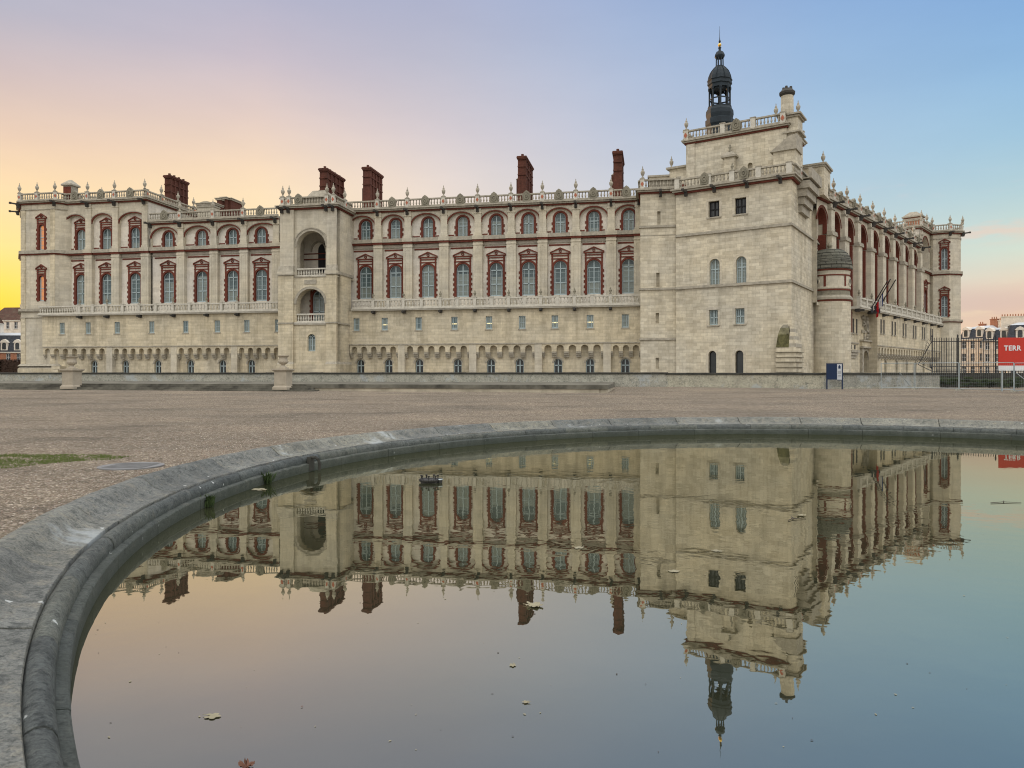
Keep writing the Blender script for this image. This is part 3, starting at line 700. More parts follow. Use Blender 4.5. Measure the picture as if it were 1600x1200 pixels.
b = MB(); b.box(-.6, .6, 0, 1.2, 23.5, 25.9, 1); b.box(-.56, .56, -.04, 1.24, 23.8, 25.75, 0); b.box(-.8, .8, -.2, 1.4, 25.9, 26.1, 1); b.frustum((-.8, .8, -.2, 1.4), (-.15, .15, .45, .75), 26.1, 26.75, 1)
for s in (-.25, .25): b.box(s-.1, s+.1, -.1, 0, 23.9, 24.15, 2)
p = at(105, 97); part(b, 'roof_chimney', ['red', 'trim', 'void'], None, p.x, p.y, 0, rz=FM.a)
# ---- stair turret between main wing and tower
yt = -3.0; xa, xb = FM.s(1000.5, yt), FM.s(1064, yt); xm = (xa+xb)/2; zt = lambda py: FM.z(1031, py, yt); zc = zt(300)
b = MB(); sl = [rect(FM.s(px, yt)-.17, FM.s(px, yt)+.17, zt(p1), zt(p0)) for px, p0, p1 in ((1029.5, 330, 351), (1028, 426, 448), (1027, 489, 505), (1027, 559, 576))]
b.sheet(rect(xa, xb, -4, zc), sl, yt, .35, 0)
b.box(xa, xb, yt+.352, 4, -4, zc, 2); b.add([(xa, yt, -4), (xa, yt+.36, -4), (xa, yt+.36, zc), (xa, yt, zc)], [(0, 3, 2, 1)], 0); b.add([(xb, yt, -4), (xb, yt+.36, -4), (xb, yt+.36, zc), (xb, yt, zc)], [(0, 1, 2, 3)], 0)
for py in (354, 451.5, 530): b.box(xa-.12, xb+.12, yt-.14, yt+.5, zt(py)-.1, zt(py)+.12, 1)
b.box(xa-.04, xb+.04, yt-.04, yt+.2, zt(367)-.06, zt(367), 1)
cornice(b, xa, xb, yt, zc, 3, 1, ext=(1, 1))
b.T = Matrix.Translation((xa, YF, 0)) @ Matrix.Rotation(R(-90), 4, 'Z'); cornice(b, 0, YF-yt, 0, zc, 3, 1); b.T = None
part(b, 'stair_turret', ['tower', 'trim', 'tower', 'red'], FM)
c = MB(); c.balustrade(xa-.1, xb, yt-.2, zc+.34, 1.0, (xa+.2, xb-.25), 0, 1, medal=2)
c.T = Matrix.Translation((xa, YF, 0)) @ Matrix.Rotation(R(-90), 4, 'Z'); c.balustrade(0, YF-yt, -.1, zc+.34, 1.0, (), 0); c.T = None
c.box(xa+.9, xb-.6, yt-.12, yt-.02, zc+.5, zc+1.25)
part(c, 'balustrade', ['trim', 'trimw', 'medal'], FM)
URN.put(FM, xa+.25, yt-.2, zc+1.48); GARG.put(FM, (xa+xb)/2, yt-.3, zc-.15)
# ---- the square tower
TW = 11.6; ztw = 20.2
b = MB(); ft = lambda px: FT.s(px, 0); tz = lambda px, py: FT.z(px, py, 0)
spec = [(W_tp, 1115.4, 339, 1.1, 1.62, 0), (W_tp, 1157, 334.2, 1.1, 1.62, 0), (W_ta, 1116.5, 446.5, 1.02, 2.75, .51), (W_ta, 1158, 443.5, 1.02, 2.75, .51),
        (W_ts, 1114.5, 508, .9, 1.55, 0), (W_ts, 1156, 506, .9, 1.55, 0), (W_tb, 1113, 585, .8, 2.4, .4), (W_tb, 1155, 585, .8, 2.4, .4)]
hs = []
for k, px, py, w, h, r_ in spec:
    s, z = ft(px), tz(px, py); hs.append(arch(s, w+.02, z, z+h+.01, r_+.01) if r_ else rect(s-w/2-.01, s+w/2+.01, z, z+h+.01)); k.put(FT, s, 0, z)
b.sheet(rect(-TW, 0, -4, ztw), hs, 0, .5, 0)
for k, px, py, w, h, r_ in spec:      # dressed-stone window margins, nearly flush
    s, z = ft(px), tz(px, py); t = .28
    if r_: b.band(s, z+h-r_, r_+.02, r_+.02, r_+t, r_+t, -.025, .1, m=2)
    else: b.box(s-w/2-t, s+w/2+t, -.024, .1, z+h+.015, z+h+t, 2); b.box(s-w/2-.2, s+w/2+.2, -.1, .1, z-.14, z-.002, 1)
    for q in (-1, 1): b.box(*sorted((s+q*(w/2+.02), s+q*(w/2+t))), -.022, .1, z, z+h-r_, 2)
b.box(-TW, -.002, .5, 14, -4, ztw-.002, 0)
b.add([(0, 0, -4), (0, 14, -4), (0, 14, ztw), (0, 0, ztw)], [(0, 1, 2, 3)], 0); b.add([(-TW, 0, -4), (-TW, .6, -4), (-TW, .6, ztw), (-TW, 0, ztw)], [(0, 3, 2, 1)], 0)
for z in (15.55, 10.05): b.box(-TW-.05, .18, -.18, 14, z, z+.12, 1); b.box(-TW-.03, .10, -.10, 14, z+.122, z+.28, 1)
b.box(-TW-.1, .25, -.25, 14.1, ztw-.18, ztw-.0, 3); b.box(-TW-.3, .4, -.4, 14.2, ztw+.002, ztw+.18, 1); b.box(-TW-.45, .55, -.55, 14.3, ztw+.182, ztw+.34, 1)
# corbelled bartizan on the right face
for i in range(4): b.box(0, .35+.28*i, 3.2-.2*i, 6.8+.2*i, 17.4+.75*i, 17.4+.75*(i+1)-.02, 1)
b.box(0, 1.3, 2.5, 7.5, ztw+.35, ztw+.42, 1)
for yv in (1.6, 2.4): b.box(-.01, .02, yv, yv+.12, 17.2, 19.0, 4)
part(b, 'square_tower', ['tower', 'trim', 'upper', 'red', 'void'], FT)
c = MB(); zb = ztw+.34
c.balustrade(-TW, .3, -.3, zb, 1.0, (-TW+.25, -8.0, -5.6, -3.0, -.1), 0, 1, pw=.5)
c.T = Matrix.Translation((.3, 0, 0)) @ Matrix.Rotation(R(90), 4, 'Z'); c.balustrade(0, 14, .0, zb, 1.0, (2.3, 7.6, 12), 0, 1, medal=2, pw=.5); c.T = None
c.box(1.1, 1.4, 2.5, 7.5, zb, zb+1.05)
part(c, 'balustrade', ['trim', 'trimw', 'medal'], FT)
for s in (-8.4, -4.4): CART.put(FT, s, -.35, zb+.02)
for s in (-TW+1.2, -7.4, -4.1, -.9): GARG.put(FT, s, -.35, ztw-.1)
FIN.put(FT, -5.6, -.3, zb+1.1)
# upper keep
y0k = 3.4; k0, k1 = FT.s(1072, y0k), FT.s(1229, y0k); zk = 26.35
b = MB(); yk1 = y0k+7.5
b.sheet(rect(k0, k1, ztw, zk), [arch(FT.s(1113, y0k), .5, 21.2, 22.6), arch(FT.s(1172, y0k), .5, 21.6, 23.2), arch(FT.s(1144, y0k), .4, 21.5, 22.6)], y0k, .4, 0)
b.box(k0, k1, y0k+.4, yk1, ztw, zk-.002); b.add([(k0, y0k, ztw), (k0, y0k+.41, ztw), (k0, y0k+.41, zk), (k0, y0k, zk)], [(0, 3, 2, 1)]); b.add([(k1, y0k, ztw), (k1, y0k+.41, ztw), (k1, y0k+.41, zk), (k1, y0k, zk)], [(0, 1, 2, 3)])
b.box(k0-.15, k1+.15, y0k-.15, yk1+.15, zk-.16, zk, 2); b.box(k0-.3, k1+.3, y0k-.3, yk1+.3, zk+.002, zk+.16, 1); b.box(k0-.42, k1+.42, y0k-.42, yk1+.42, zk+.162, zk+.30, 1)
pz = FT.s(1139, y0k-.7); b.box(pz-.55, pz+.55, y0k-.7, y0k, ztw, 23.9, 0); b.box(pz-.8, pz+.8, y0k-.95, y0k+.02, 23.9, 24.1, 1); b.frustum((pz-.7, pz+.7, y0k-.85, y0k), (pz-.25, pz+.25, y0k-.4, y0k), 24.1, 24.6, 1)
px_ = k0+.35; b.box(k0+.1, k0+1.0, y0k-.12, y0k, ztw, zk-.17, 0)
# raking buttress at the right end
rk = FT.s(1224, y0k); b.box(rk-.6, rk+1.5, y0k-1.6, y0k+1, ztw, 23.4, 0); b.prism([(rk-.9, 23.4), (rk+1.65, 23.4), (rk+1.65, 24.9), (rk+.9, 24.7)], y0k-1.8, y0k+.9, 1)
b.box(rk+.2, rk+1.35, y0k+.2, y0k+2.4, ztw, 27.4, 0)
for z, g in ((27.4, .35), (27.2, .18), (25.6, .3), (24.9, .22)): b.box(rk+.2-g, rk+1.35+g, y0k+.2-g, y0k+2.4+g, z, z+.17, 1)
part(b, 'upper_keep', ['tower', 'trim', 'red'], FT)
FIN.put(FT, pz, y0k-.35, 24.6)
c = MB(); c.balustrade(k0-.25, k1+.1, y0k-.2, zk+.3, 1.0, (k0+.1, k0+4.1, (k0+k1)/2+2.0, k1-.3), 0, 1, pw=.5)
for e in (k0-.1, k1):
    c.T = Matrix.Translation((e, y0k-.2, 0)) @ Matrix.Rotation(R(90), 4, 'Z'); c.balustrade(.2, 7.7, 0, zk+.3, 1.0, (3.7, 7.4), 0, 1); c.T = None
for e in (k0+.1, k1-.3): c.add([(e-.2, y0k-.47, zk+.75), (e, y0k-.47, zk+.45), (e+.2, y0k-.47, zk+.75), (e, y0k-.47, zk+1.05)], [(0, 1, 2, 3)], 2)
part(c, 'balustrade', ['trim', 'trimw', 'medal'], FT)
CART.put(FT, (k0+k1)/2+.3, y0k-.3, zk+.32); URN.put(FT, k0+.1, y0k-.2, zk+1.42)
# keep's stone chimney
c = MB(); cx = rk+.1; c.lathe(cx, y0k+1.2, [(.66, 27.55), (.62, 29.75)], 12, 0); c.lathe(cx, y0k+1.2, [(.62, 29.75), (.78, 29.95), (.8, 30.15), (.6, 30.35), (.5, 30.5)], 12, 1)
for i in range(4): c.lathe(cx+.36*math.cos(i*1.57), y0k+1.2+.36*math.sin(i*1.57), [(.17, 0), (.13, .42)], 8, 1, 30.3)
c.box(rk-.7, rk+1.4, y0k+.1, y0k+2.4, 27.4, 27.56, 0)
part(c, 'stone_chimney', ['tower', 'spout'], FT)
URN.put(FT, rk-.75, y0k+.1, 27.56); URN.put(FT, rk+1.35, y0k+.4, 27.56)
# stepped blocks on the left of the keep
b = MB()
xl = FT.s(1046, 4.2); b.box(xl, k0+.3, 4.2, 9, ztw, 24.0, 0); b.box(xl-.3, k0+.5, 3.9, 9.2, 24.0, 24.22, 1)
b.band(FT.s(1068, 4.2), 21.4, .01, .01, .55, .8, 4.14, 4.25, 0, 180, 10, 2)
part(b, 'roof_block', ['tower', 'trim', 'red'], FT); URN.put(FT, xl+.2, 4.3, 24.22)
b = MB(); xl2, xr2 = FM.s(1014, 1.5), FM.s(1052, 1.5); b.box(xl2, xr2, 1.5, 6, 20.2, 23.3, 0); b.box(xl2-.15, xr2, 1.35, 6, 23.3, 23.5, 1); part(b, 'roof_block', ['upper', 'trim'], FM)
b = MB(); b.box(-.8, 1.35, 9, 12.5, ztw, 23.4, 0); b.box(-1, 1.6, 8.8, 12.7, 23.4, 23.6, 1); b.box(-.9, 1.45, 8.9, 12.6, 23.2, 23.4, 1); part(b, 'roof_block', ['tower', 'trim'], FT); URN.put(FT, 1.2, 9.3, 23.6)
# corner buttress with mossy weathering
b = MB(); s0 = FT.s(1211, -1.0)
b.frustum((s0, .75, -.95, 1.9), (s0+.08, .62, -.85, 1.75), -4, 3.75, 0)
for k in range(8): b.box(s0-.03+random.uniform(-.02, .03), .78, -.98, 1.95, -.1+k*.48, -.1+k*.48+.05, 2)
b.frustum((s0+.05, -.02, -.9, 1.0), (s0+.15, -.06, -.5, .7), 3.76, 5.0, 1); b.frustum((s0+.15, -.06, -.5, .7), (s0+.30, -.16, -.2, .6), 5.002, 5.65, 4); b.frustum((s0+.30, -.16, -.2, .6), (s0+.55, -.3, -.06, .5), 5.652, 5.98, 2)
for k in range(6): b.frustum((-.02, .66-.09*k, -.82+.1*k, 1.7-.12*k), (-.02, .62-.09*k, -.80+.1*k, 1.65-.12*k), 3.752+.36*k, 3.75+.36*(k+1), 0 if k % 2 else 3)
part(b, 'corner_buttress', ['tower', 'moss', 'weathered', 'trim', 'mossy'], FT)
# ---- dark bell turret
pk = FT.hit(1124.5, y0k+3.2); D = pk[1]; pc = at(1124.5, D); zz = lambda py: EYE+(HZN-py)/FPX*D
LT = MB(); kk = D/FPX
LT.lathe(0, 0, [(1.35, zk+.3), (1.40, zz(199)), (1.55, zz(196)), (1.55, zz(188)), (1.40, zz(186.5)), (1.50, zz(180)), (1.47, zz(174)), (1.28, zz(169.5)), (1.3, zz(168))], 8, 0, rot=R(22.5))
lan = part(LT, 'bell_turret', 'lead', None, pc.x, pc.y, 0, rz=FT.a)
for i in range(8):
    c = MB(); c.lathe(0, 0, [(.15, zz(168)), (.15, zz(166)), (.10, zz(165)), (.10, zz(143)), (.16, zz(141)), (.16, zz(138))], 8)
    r_ = 1.10; an = R(22.5+45*i); c.build('column', 'lead', lan, (r_*math.cos(an), r_*math.sin(an), 0))
c = MB()
for i in range(8):
    c.T = Matrix.Rotation(R(45*i), 4, 'Z'); c.box(-.42, .42, 1.0, 1.06, zz(157), zz(155)); c.band(0, zz(146), .30, .30, .46, zz(139)-zz(146), .95, 1.1, 0, 180, 8); c.T = None
c.lathe(0, 0, [(1.22, zz(139)), (1.22, zz(134)), (1.34, zz(133)), (1.3, zz(128)), (1.40, zz(126.5)), (1.30, zz(125.5)), (1.22, zz(120)), (1.02, zz(113)), (.70, zz(107.5)), (.50, zz(105)), (.52, zz(104))], 8, 0, rot=R(22.5))
for i in range(16):
    an = R(22.5*i); 
    for (ra, pa), (rb, pb) in zip([(1.27, 125), (1.20, 120), (1.0, 113), (.69, 107.5)], [(1.20, 120), (1.0, 113), (.69, 107.5), (.5, 105)]):
        c.tube((ra*math.cos(an), ra*math.sin(an), zz(pa)), (rb*math.cos(an), rb*math.sin(an), zz(pb)), .035, 5)
c.build('dome', 'lead', lan)
c = MB()
for i in range(8): an = R(45*i); c.tube((.40*math.cos(an), .40*math.sin(an), zz(104)), (.38*math.cos(an), .38*math.sin(an), zz(90)), .06, 6)
c.lathe(0, 0, [(.45, zz(91)), (.58, zz(88)), (.55, zz(86)), (.38, zz(81.5)), (.15, zz(79.5)), (.12, zz(76)), (.2, zz(75)), (.1, zz(73.5))], 8)
c.build('upper_lantern', 'lead', lan)
c = MB(); c.lathe(0, 0, [(.05, zz(74)), (.16, zz(72)), (.2, zz(70.5)), (.14, zz(68.5)), (.05, zz(67))], 10, 0); c.lathe(0, 0, [(.08, zz(67)), (.14, zz(65)), (.05, zz(62)), (.03, zz(58)), (.012, zz(41))], 6, 1)
c.build('finial_spike', ['gold', 'lead'], lan)
# ---- round turret with a slab dome at the foot of the right wing
pr = at(1296.5, 81.2); b = MB(); k = 81.2/FPX; zr = lambda py: EYE+(HZN-py)*k
b.lathe(0, 0, [(2.17, -4), (2.13, zr(473))], 40, 0)
b.lathe(0, 0, [(2.14, zr(473)), (2.22, zr(472.5)), (2.22, zr(470.5))], 40, 2)
b.lathe(0, 0, [(2.22, zr(470.5)), (2.30, zr(470)), (2.30, zr(467)), (2.12, zr(464))], 40, 1); b.lathe(0, 0, [(2.12, zr(464)), (2.05, zr(463)), (2.03, zr(456.5))], 40, 4)
b.lathe(0, 0, [(2.08, zr(456.5)), (2.08, zr(454))], 40, 2); b.lathe(0, 0, [(2.08, zr(454)), (2.12, zr(453)), (2.12, zr(451)), (2.05, zr(450.5)), (2.03, zr(434))], 40, 3)
b.lathe(0, 0, [(2.07, zr(434)), (2.07, zr(432))], 40, 2); b.lathe(0, 0, [(2.03, zr(432)), (2.1, zr(426))], 40, 3); b.lathe(0, 0, [(2.1, zr(426)), (2.2, zr(425.5)), (2.22, zr(423.5))], 40, 2)
ca = math.atan2(-pr.y, -pr.x)
for da in (-14, 48, 100, -76, -120): b.lathe(0, 0, [(2.07, zr(450.4)), (2.07, zr(434))], 2, 2, a0=math.degrees(ca)+da-3.5, a1=math.degrees(ca)+da+3.5)
for da in (-43, 76):   # oculi
    an = ca+R(da); b.T = Matrix.Translation((2.02*math.cos(an), 2.02*math.sin(an), zr(442.5))) @ Matrix.Rotation(an+math.pi/2, 4, 'Z')
    b.band(0, 0, .36, .36, .5, .5, -.07, .1, 0, 360, 16, 3); b.band(0, 0, 0.001, .001, .36, .36, -.02, .1, 0, 360, 16, 5); b.T = None
part(b, 'round_turret', ['tower', 'trim', 'red', 'upper', 'weathered', 'void'], None, pr.x, pr.y, 0, smooth=False)
b = MB(); b.lathe(0, 0, [(2.12, zr(423.4)), (2.30, zr(423)), (2.30, zr(420.5)), (2.24, zr(414)), (2.14, zr(407)), (1.96, zr(401)), (1.68, zr(396)), (1.42, zr(392.8)), (1.2, zr(391.4)), (0, zr(390.8))], 32, 0)
for i, (r_, py) in enumerate(((2.27, 416), (2.18, 410), (2.04, 404), (1.80, 398))): b.lathe(0, 0, [(r_-.1, zr(py)), (r_+.05, zr(py)), (r_-.05, zr(py-1.2))], 32, 0)
b.lathe(0, 0, [(.35, zr(391)), (.2, zr(388)), (.28, zr(384)), (.05, zr(378))], 8, 1)
part(b, 'turret_dome', ['slabs', 'weathered'], None, pr.x, pr.y, 0)
# ---- right wing
fr = lambda px: FR.s(px, 0)
BC = [fr(p) for p in (1285, 1306.5, 1327, 1348, 1367, 1384.3, 1400.8, 1415.4, 1428.7)]
ED = [BC[0]-1.75]+[(u+v)/2 for u, v in zip(BC, BC[1:])]+[BC[-1]+2.5]; zc = 20.2
b = MB()
for i, cx in enumerate(BC):
    a, c = ED[i], ED[i+1]; hw = (c-a)/2-.75; m = (a+c)/2
    if i == 0: hw = 1.62; m = cx
    b.sheet(rect(a, c, 8.6, zc), [arch(m, 2*hw, 8.9, 19.45, hw, 16)], 0, 1.0, 0)
    b.band(m, 19.45-hw, hw+.01, hw+.01, hw+.16, hw+.16, -.06, .1, 0, 180, 16, 1)
    b.band(m, 19.45-hw, hw-.14, hw-.14, hw-.005, hw-.005, .05, .95, 0, 180, 16, 1)
    b.sheet(rect(a, c, 8.6, zc), [arch(m, 1.6, 10.3, 14.24, .8), arch(m, 1.31, 16.6, 19.35)], 1.0, .3, 2)
    b.box(a, c, .8, 1.0, 16.0, 16.16, 1); b.box(m-hw, m+hw, .85, 1.0, 15.3, 15.42, 1); b.box(m+hw-.35, m+hw-.004, .16, .999, 9.2, 16.6, 1)
    for s in (-1, 1): b.box(*sorted((m+s*(hw-.14), m+s*(hw-.003))), .06, .5, 16.7, 19.45-hw, 1)
    W_low.put(FR, m, 1.0, 10.32); W_up.put(FR, m, 1.0, 16.6)
b.box(ED[0]-3, ED[-1]+6, 1.4, 14, -4, zc+.2, 2)
cornice(b, ED[0], ED[-1], -.1, zc, 1, 3)
part(b, 'right_wing_wall', MATS, FR)
for e in ED[1:]:
    c = MB(); c.box(-.72, .72, -.5, -.002, 8.6, 16.5); c.box(-.85, .85, -.66, 0.0, 16.5, 16.72, 1); c.box(-.85, .85, -.6, .0, 16.722, 16.95, 1); c.box(-.85, .85, -.62, .0, 8.6, 9.6)
    c.box(-.55, .55, -.4, -.002, 16.952, zc-.17); c.box(-.62, .62, -.5, -.002, zc-.8, zc-.62, 1); c.box(-.4, .4, -.54, -.4, 10, 15.9); 
    part(c, 'pilaster', ['upper', 'trim'], FR, e, 0); GARG.put(FR, e, -.5, zc-.1); URN.put(FR, e, -.45, zc+1.42)
c = MB(); c.balustrade(ED[0], ED[-1], -.4, zc+.34, .95, ED[1:-1], 0, 1, medal=2); part(c, 'balustrade', ['trim', 'trimw', 'medal'], FR)
for cx in BC: CART.put(FR, cx, -.45, zc+.36)
for px in (1347, 1350, 1353): 
    b = MB(); s = fr(px); b.box(s-.4, s+.4, 4, 7, 20, 22.6); b.box(s-.55, s+.55, 3.9, 7.1, 22.4, 22.6); part(b, 'roof_chimney', 'red', FR)
# base storey of the right wing, with portal
yb = -1.6; fb = lambda px: FR.s(px, yb); xp = fb(1371); xe = fr(1450)+10
bm = []; 
base_wall(xp, xe, [], [], [FR.s(p, yb+.6) for p in (1383.5, 1401, 1416.7, 1430.5, 1443)], y=yb, fr=FR)
for p, q in ((1376.3, 1380.7), (1394, 1398.4), (1411, 1415), (1427, 1430.6), (1441, 1444.2), (1453.7, 1456.5)):
    for px in (p, q): 
        c = MB(); c.prism(rect(-.26, .26, 0, 1.75), -.01, .03); c.box(-.32, -.262, -.05, .02, 0, 1.75, 1); c.box(.262, .32, -.05, .02, 0, 1.75, 1); c.box(-.4, .4, -.1, .02, -.12, -.002, 1)
        part(c, 'slit_window', ['spout', 'trim'], FR, fb(px), yb, 6.2)
b = MB(); yq = -.5; fq = lambda px: FR.s(px, yq); q0, q1 = fq(1322), xp
dcx = fq(1351.5)
b.sheet(rect(q0, q1, -4, 8.66), [arch(dcx, 2.2, -1, 4.0, 1.1)], yq, .9, 0)
b.box(q0, q1, yq+.9, yq+1.4, -4, 8.66, 1); b.box(xp-.01, xp, yb, yq, -4, 8.66, 0)
b.band(dcx, 2.9, 1.11, 1.11, 1.5, 1.5, yq-.12, yq+.1, m=2)
for s in (-1, 1): b.box(dcx+s*1.7-.25, dcx+s*1.7+.25, yq-.3, yq, -4, 4.3, 2)
b.box(dcx-2.1, dcx+2.1, yq-.45, yq, 4.3, 4.5, 2); b.box(dcx-2.0, dcx+2.0, yq-.3, yq, 4.5, 5.1, 0); b.box(dcx-2.1, dcx+2.1, yq-.5, yq, 5.1, 5.3, 2)
random.seed(5)
for i in range(26): b.lathe(dcx+random.uniform(-1.3, 1.3), yq-.05, [(random.uniform(.12, .3), 0), (random.uniform(.15, .35), .2), (0, .45)], 7, 2, 5.3+random.uniform(0, 2.7))
b.band(dcx, 7.0, .3, .5, .5, .75, yq-.35, yq, 0, 360, 14, 2); b.band(dcx, 7.0, .001, .001, .3, .5, yq-.2, yq, 0, 360, 14, 3)
for px in (1333.3, 1338.5): b.box(fq(px)-.25, fq(px)+.25, yq-.02, yq+.05, 6.0, 7.7, 3); b.box(fq(px)-.36, fq(px)+.36, yq-.1, yq+.05, 5.86, 5.998, 2)
for px in (1329.5, 1335.5): b.box(fq(px)-.22, fq(px)+.22, yq-.03, yq+.05, 4.1, 4.6, 3)
for i in range(3): b.box(fq(1327), fq(1340)-.4*i, yq-.3+.1*i, yq, 3.7-.35*i, 4.0-.35*i, 2)
b.box(fq(1325), fq(1341), yq-.12, yq, 4.75, 4.9, 2)
part(b, 'portal', ['base', 'void', 'trim', 'spout'], FR)
c = MB(); c.prism([(-.4, 0), (.4, 0), (.4, 2.2), (.55, 2.25), (0, 2.75), (-.55, 2.25), (-.4, 2.2)], -.18, .05, 0); c.box(-.18, .18, -.2, -.17, .25, 1.9, 1); c.box(-.55, .55, -.25, .05, -.15, -.002, 2); c.box(-.3, .3, -.15, .05, -.5, -.15, 2)
part(c, 'brick_niche', ['red', 'red', 'trim'], FR, fq(1327.3), yq-.02, 6.0)
balcony(FR, fq(1323), xe, yb+.1, .1, ED[2:]+[ED[-1]+4.5])
# right pavilion and its corner turret
xv0, xv1 = ED[-1], ED[-1]+8.5; zc = 23.2
b = MB(); mid = (xv0+xv1)/2-.6
b.sheet(rect(xv0, xv1, 8.6, zc), [arch(mid, 4.2, 17.3, 22.3, 2.1), arch(mid, 1.6, 10.3, 14.24, .8)], 0-.1, 1.0, 0)
b.band(mid, 20.2, 2.11, 2.11, 2.3, 2.3, -.16, .0, m=1)
b.box(xv0, xv1, -.4, .05, 16.75, 16.95, 1); b.box(xv0, xv1, -.55, .05, 16.952, 17.3, 3); b.box(xv0, xv1, 1, 13, -4, zc, 2); b.box(xv0, xv1, -.16, .0, 15.3, 15.5, 1); b.box(xv0-.01, xv0+.3, -.1, 12, zc-3.2, zc, 2)
cornice(b, xv0, xv1, -.1, zc, 1, 3, ext=(1, 0)); b.T = Matrix.Translation((xv0, 12, 0)) @ Matrix.Rotation(R(-90), 4, 'Z'); cornice(b, 0, 12, 0, zc, 1, 3); b.T = None
part(b, 'facade_wall', MATS, FR); W_tall.put(FR, mid, .75, 17.4); W_low.put(FR, mid, -.1, 10.32)
c = MB(); c.balustrade(xv0, xv1, -.3, zc+.34, .95, (xv0+.3, mid), 0, 1, medal=2); c.T = Matrix.Translation((xv0, 12, 0)) @ Matrix.Rotation(R(-90), 4, 'Z'); c.balustrade(0, 12, -.1, zc+.34, .95, (4, 8), 0, 1, medal=2); c.T = None
part(c, 'balustrade', ['trim', 'trimw', 'medal'], FR)
for s in (xv0+.3, mid): URN.put(FR, s, -.3, zc+1.42)
CART.put(FR, mid+2, -.35, zc+.36)
b = MB(); p = at(1441, 117); b.box(-.85, .85, 0, 2.4, 22, 26.0, 0); b.box(-1.05, 1.05, -.2, 2.6, 25.6, 25.8, 1); b.box(-1.15, 1.15, -.3, 2.7, 26.0, 26.2, 1); b.frustum((-1.1, 1.1, -.2, 2.6), (-.5, .5, .7, 1.7), 26.2, 26.9, 1); b.box(-1.3, -.85, .2, 1.2, 22, 25.2, 0)
part(b, 'roof_chimney', ['orangebrick', 'trim'], None, p.x, p.y, 0, rz=FR.a)
pt = at(1470.5, 117.5); rt = math.atan2(pt.y, pt.x)-math.pi/2; A = 2.2; Q = A*.7071
xa, xb, yo = -A/2, A/2, -A*1.207
b = MB(); oc = octo(xa, xb, yo); zc = 23.1
b.add([(x, y, -4) for x, y in oc]+[(x, y, zc) for x, y in oc], [(i, (i+1) % 8, (i+1) % 8+8, i+8) for i in range(1, 8)]+[tuple(range(8, 16))], 0)
zl, zu = 10.0, 17.4; xw = .55
b.sheet(rect(xa, xb, -4, zc), [arch(xw-.1, .86, zl, zl+3.34, .43), arch(xw-.1, .86, zu, zu+3.34, .43)], yo, .3, 0)
for zz_, h, g, m in ((16.55, .18, .14, 2), (16.73, .4, .28, 1), (9.2, .12, .2, 2), (9.32, .3, .3, 1), (zc-.9, .12, .08, 1)): ring(b, g, zz_, zz_+h, m)
ring(b, .2, zc-.16, zc, 2); ring(b, .36, zc+.002, zc+.17, 1); ring(b, .52, zc+.172, zc+.34, 1); ring(b, .3, -4, 2.0, 1)
part(b, 'corner_turret', ['upper', 'trim', 'red', 'base'], None, pt.x, pt.y, 0, rz=rt)
rotv = lambda x, y, z: Vector((pt.x+x*math.cos(rt)-y*math.sin(rt), pt.y+x*math.sin(rt)+y*math.cos(rt), z))
for z in (zl, zu): W_octd.put(None, 0, 0, 0, rt, rotv(xw-.1, yo, z+.02))
c = MB(); oc2 = octo(xa, xb, yo, .25)
for i in range(8):
    p, r_ = oc2[i], oc2[(i+1) % 8]; L = math.hypot(r_[0]-p[0], r_[1]-p[1])
    c.T = Matrix.Translation((p[0], p[1], zc+.34)) @ Matrix.Rotation(math.atan2(r_[1]-p[1], r_[0]-p[0]), 4, 'Z')
    c.balustrade(0, L, .12, 0, .95, (.1,), 0, 1, medal=2); c.T = None
    URN.put(None, 0, 0, 0, 0, rotv(p[0], p[1]+.1, zc+1.42))
    if i in (1, 2): GARG.put(None, 0, 0, 0, rt+R(45*i-20), rotv(p[0], p[1], zc-.1))
part(c, 'balustrade', ['trim', 'trimw', 'medal'], None, pt.x, pt.y, 0, rz=rt)
# ---- flags leaning out over the portal balcony
for i, (px, py, rxp, ryp) in enumerate(((1361, 482, 1386, 440), (1366, 481, 1391, 437), (1372, 483, 1399, 438))):
    D = FR.hit(px, yb-.3)[1]; p = at(px, D, EYE+(HZN-py)/FPX*D); D2 = D-2.2; q = at(rxp, D2, EYE+(HZN-ryp)/FPX*D2); d = q-p
    root = empty('flagpole', p, ('dark flagpole leaning from the balcony, lowest of the three by the portal', 'middle dark flagpole of the three leaning out above the portal', 'dark flagpole farthest along the balcony of the three above the portal')[i], 'flagpole', group='flagpoles over the portal')
    c = MB(); c.tube((0, 0, 0), d, .06, 6); c.build('pole', 'iron', root); c = MB(); c.lathe(d.x, d.y, [(.0, d.z-.1), (.1, d.z), (0, d.z+.15)], 6); c.build('finial', 'iron', root)
    c = MB(); c.box(-.12, .12, -.3, .3, -.5, .2); c.build('bracket', 'iron', root)
    if i == 1:
        fl = empty('flag', p+d*.55, 'drooping blue, white and red flag on the balcony flagpole', 'flag')
        g = -d*.42
        for nm, mt, t0, t1, z0, z1 in (('blue_band', 'flagblue', .0, .16, -.5, -1.7), ('white_band', 'flagwhite', .16, .62, -.5, -1.3), ('red_band', 'flagred', .62, 1.0, -.6, -1.7)):
            c = MB(); n = 8; vs = []; fs_ = []
            for k in range(n+1):
                t = t0+(t1-t0)*k/n; e = g*t; w_ = .10*math.sin(t*21)
                vs += [(e.x, e.y+w_*.5, e.z), (e.x*.92, e.y+w_, e.z+z0*.6), (e.x*.85, e.y+w_*1.4, e.z+z1*(.9+.1*math.sin(t*9)))]
            for k in range(n):
                o = 3*k; fs_ += [(o, o+3, o+4, o+1), (o+1, o+4, o+5, o+2)]
            c.add(vs, fs_); c.build(nm, mt, fl)
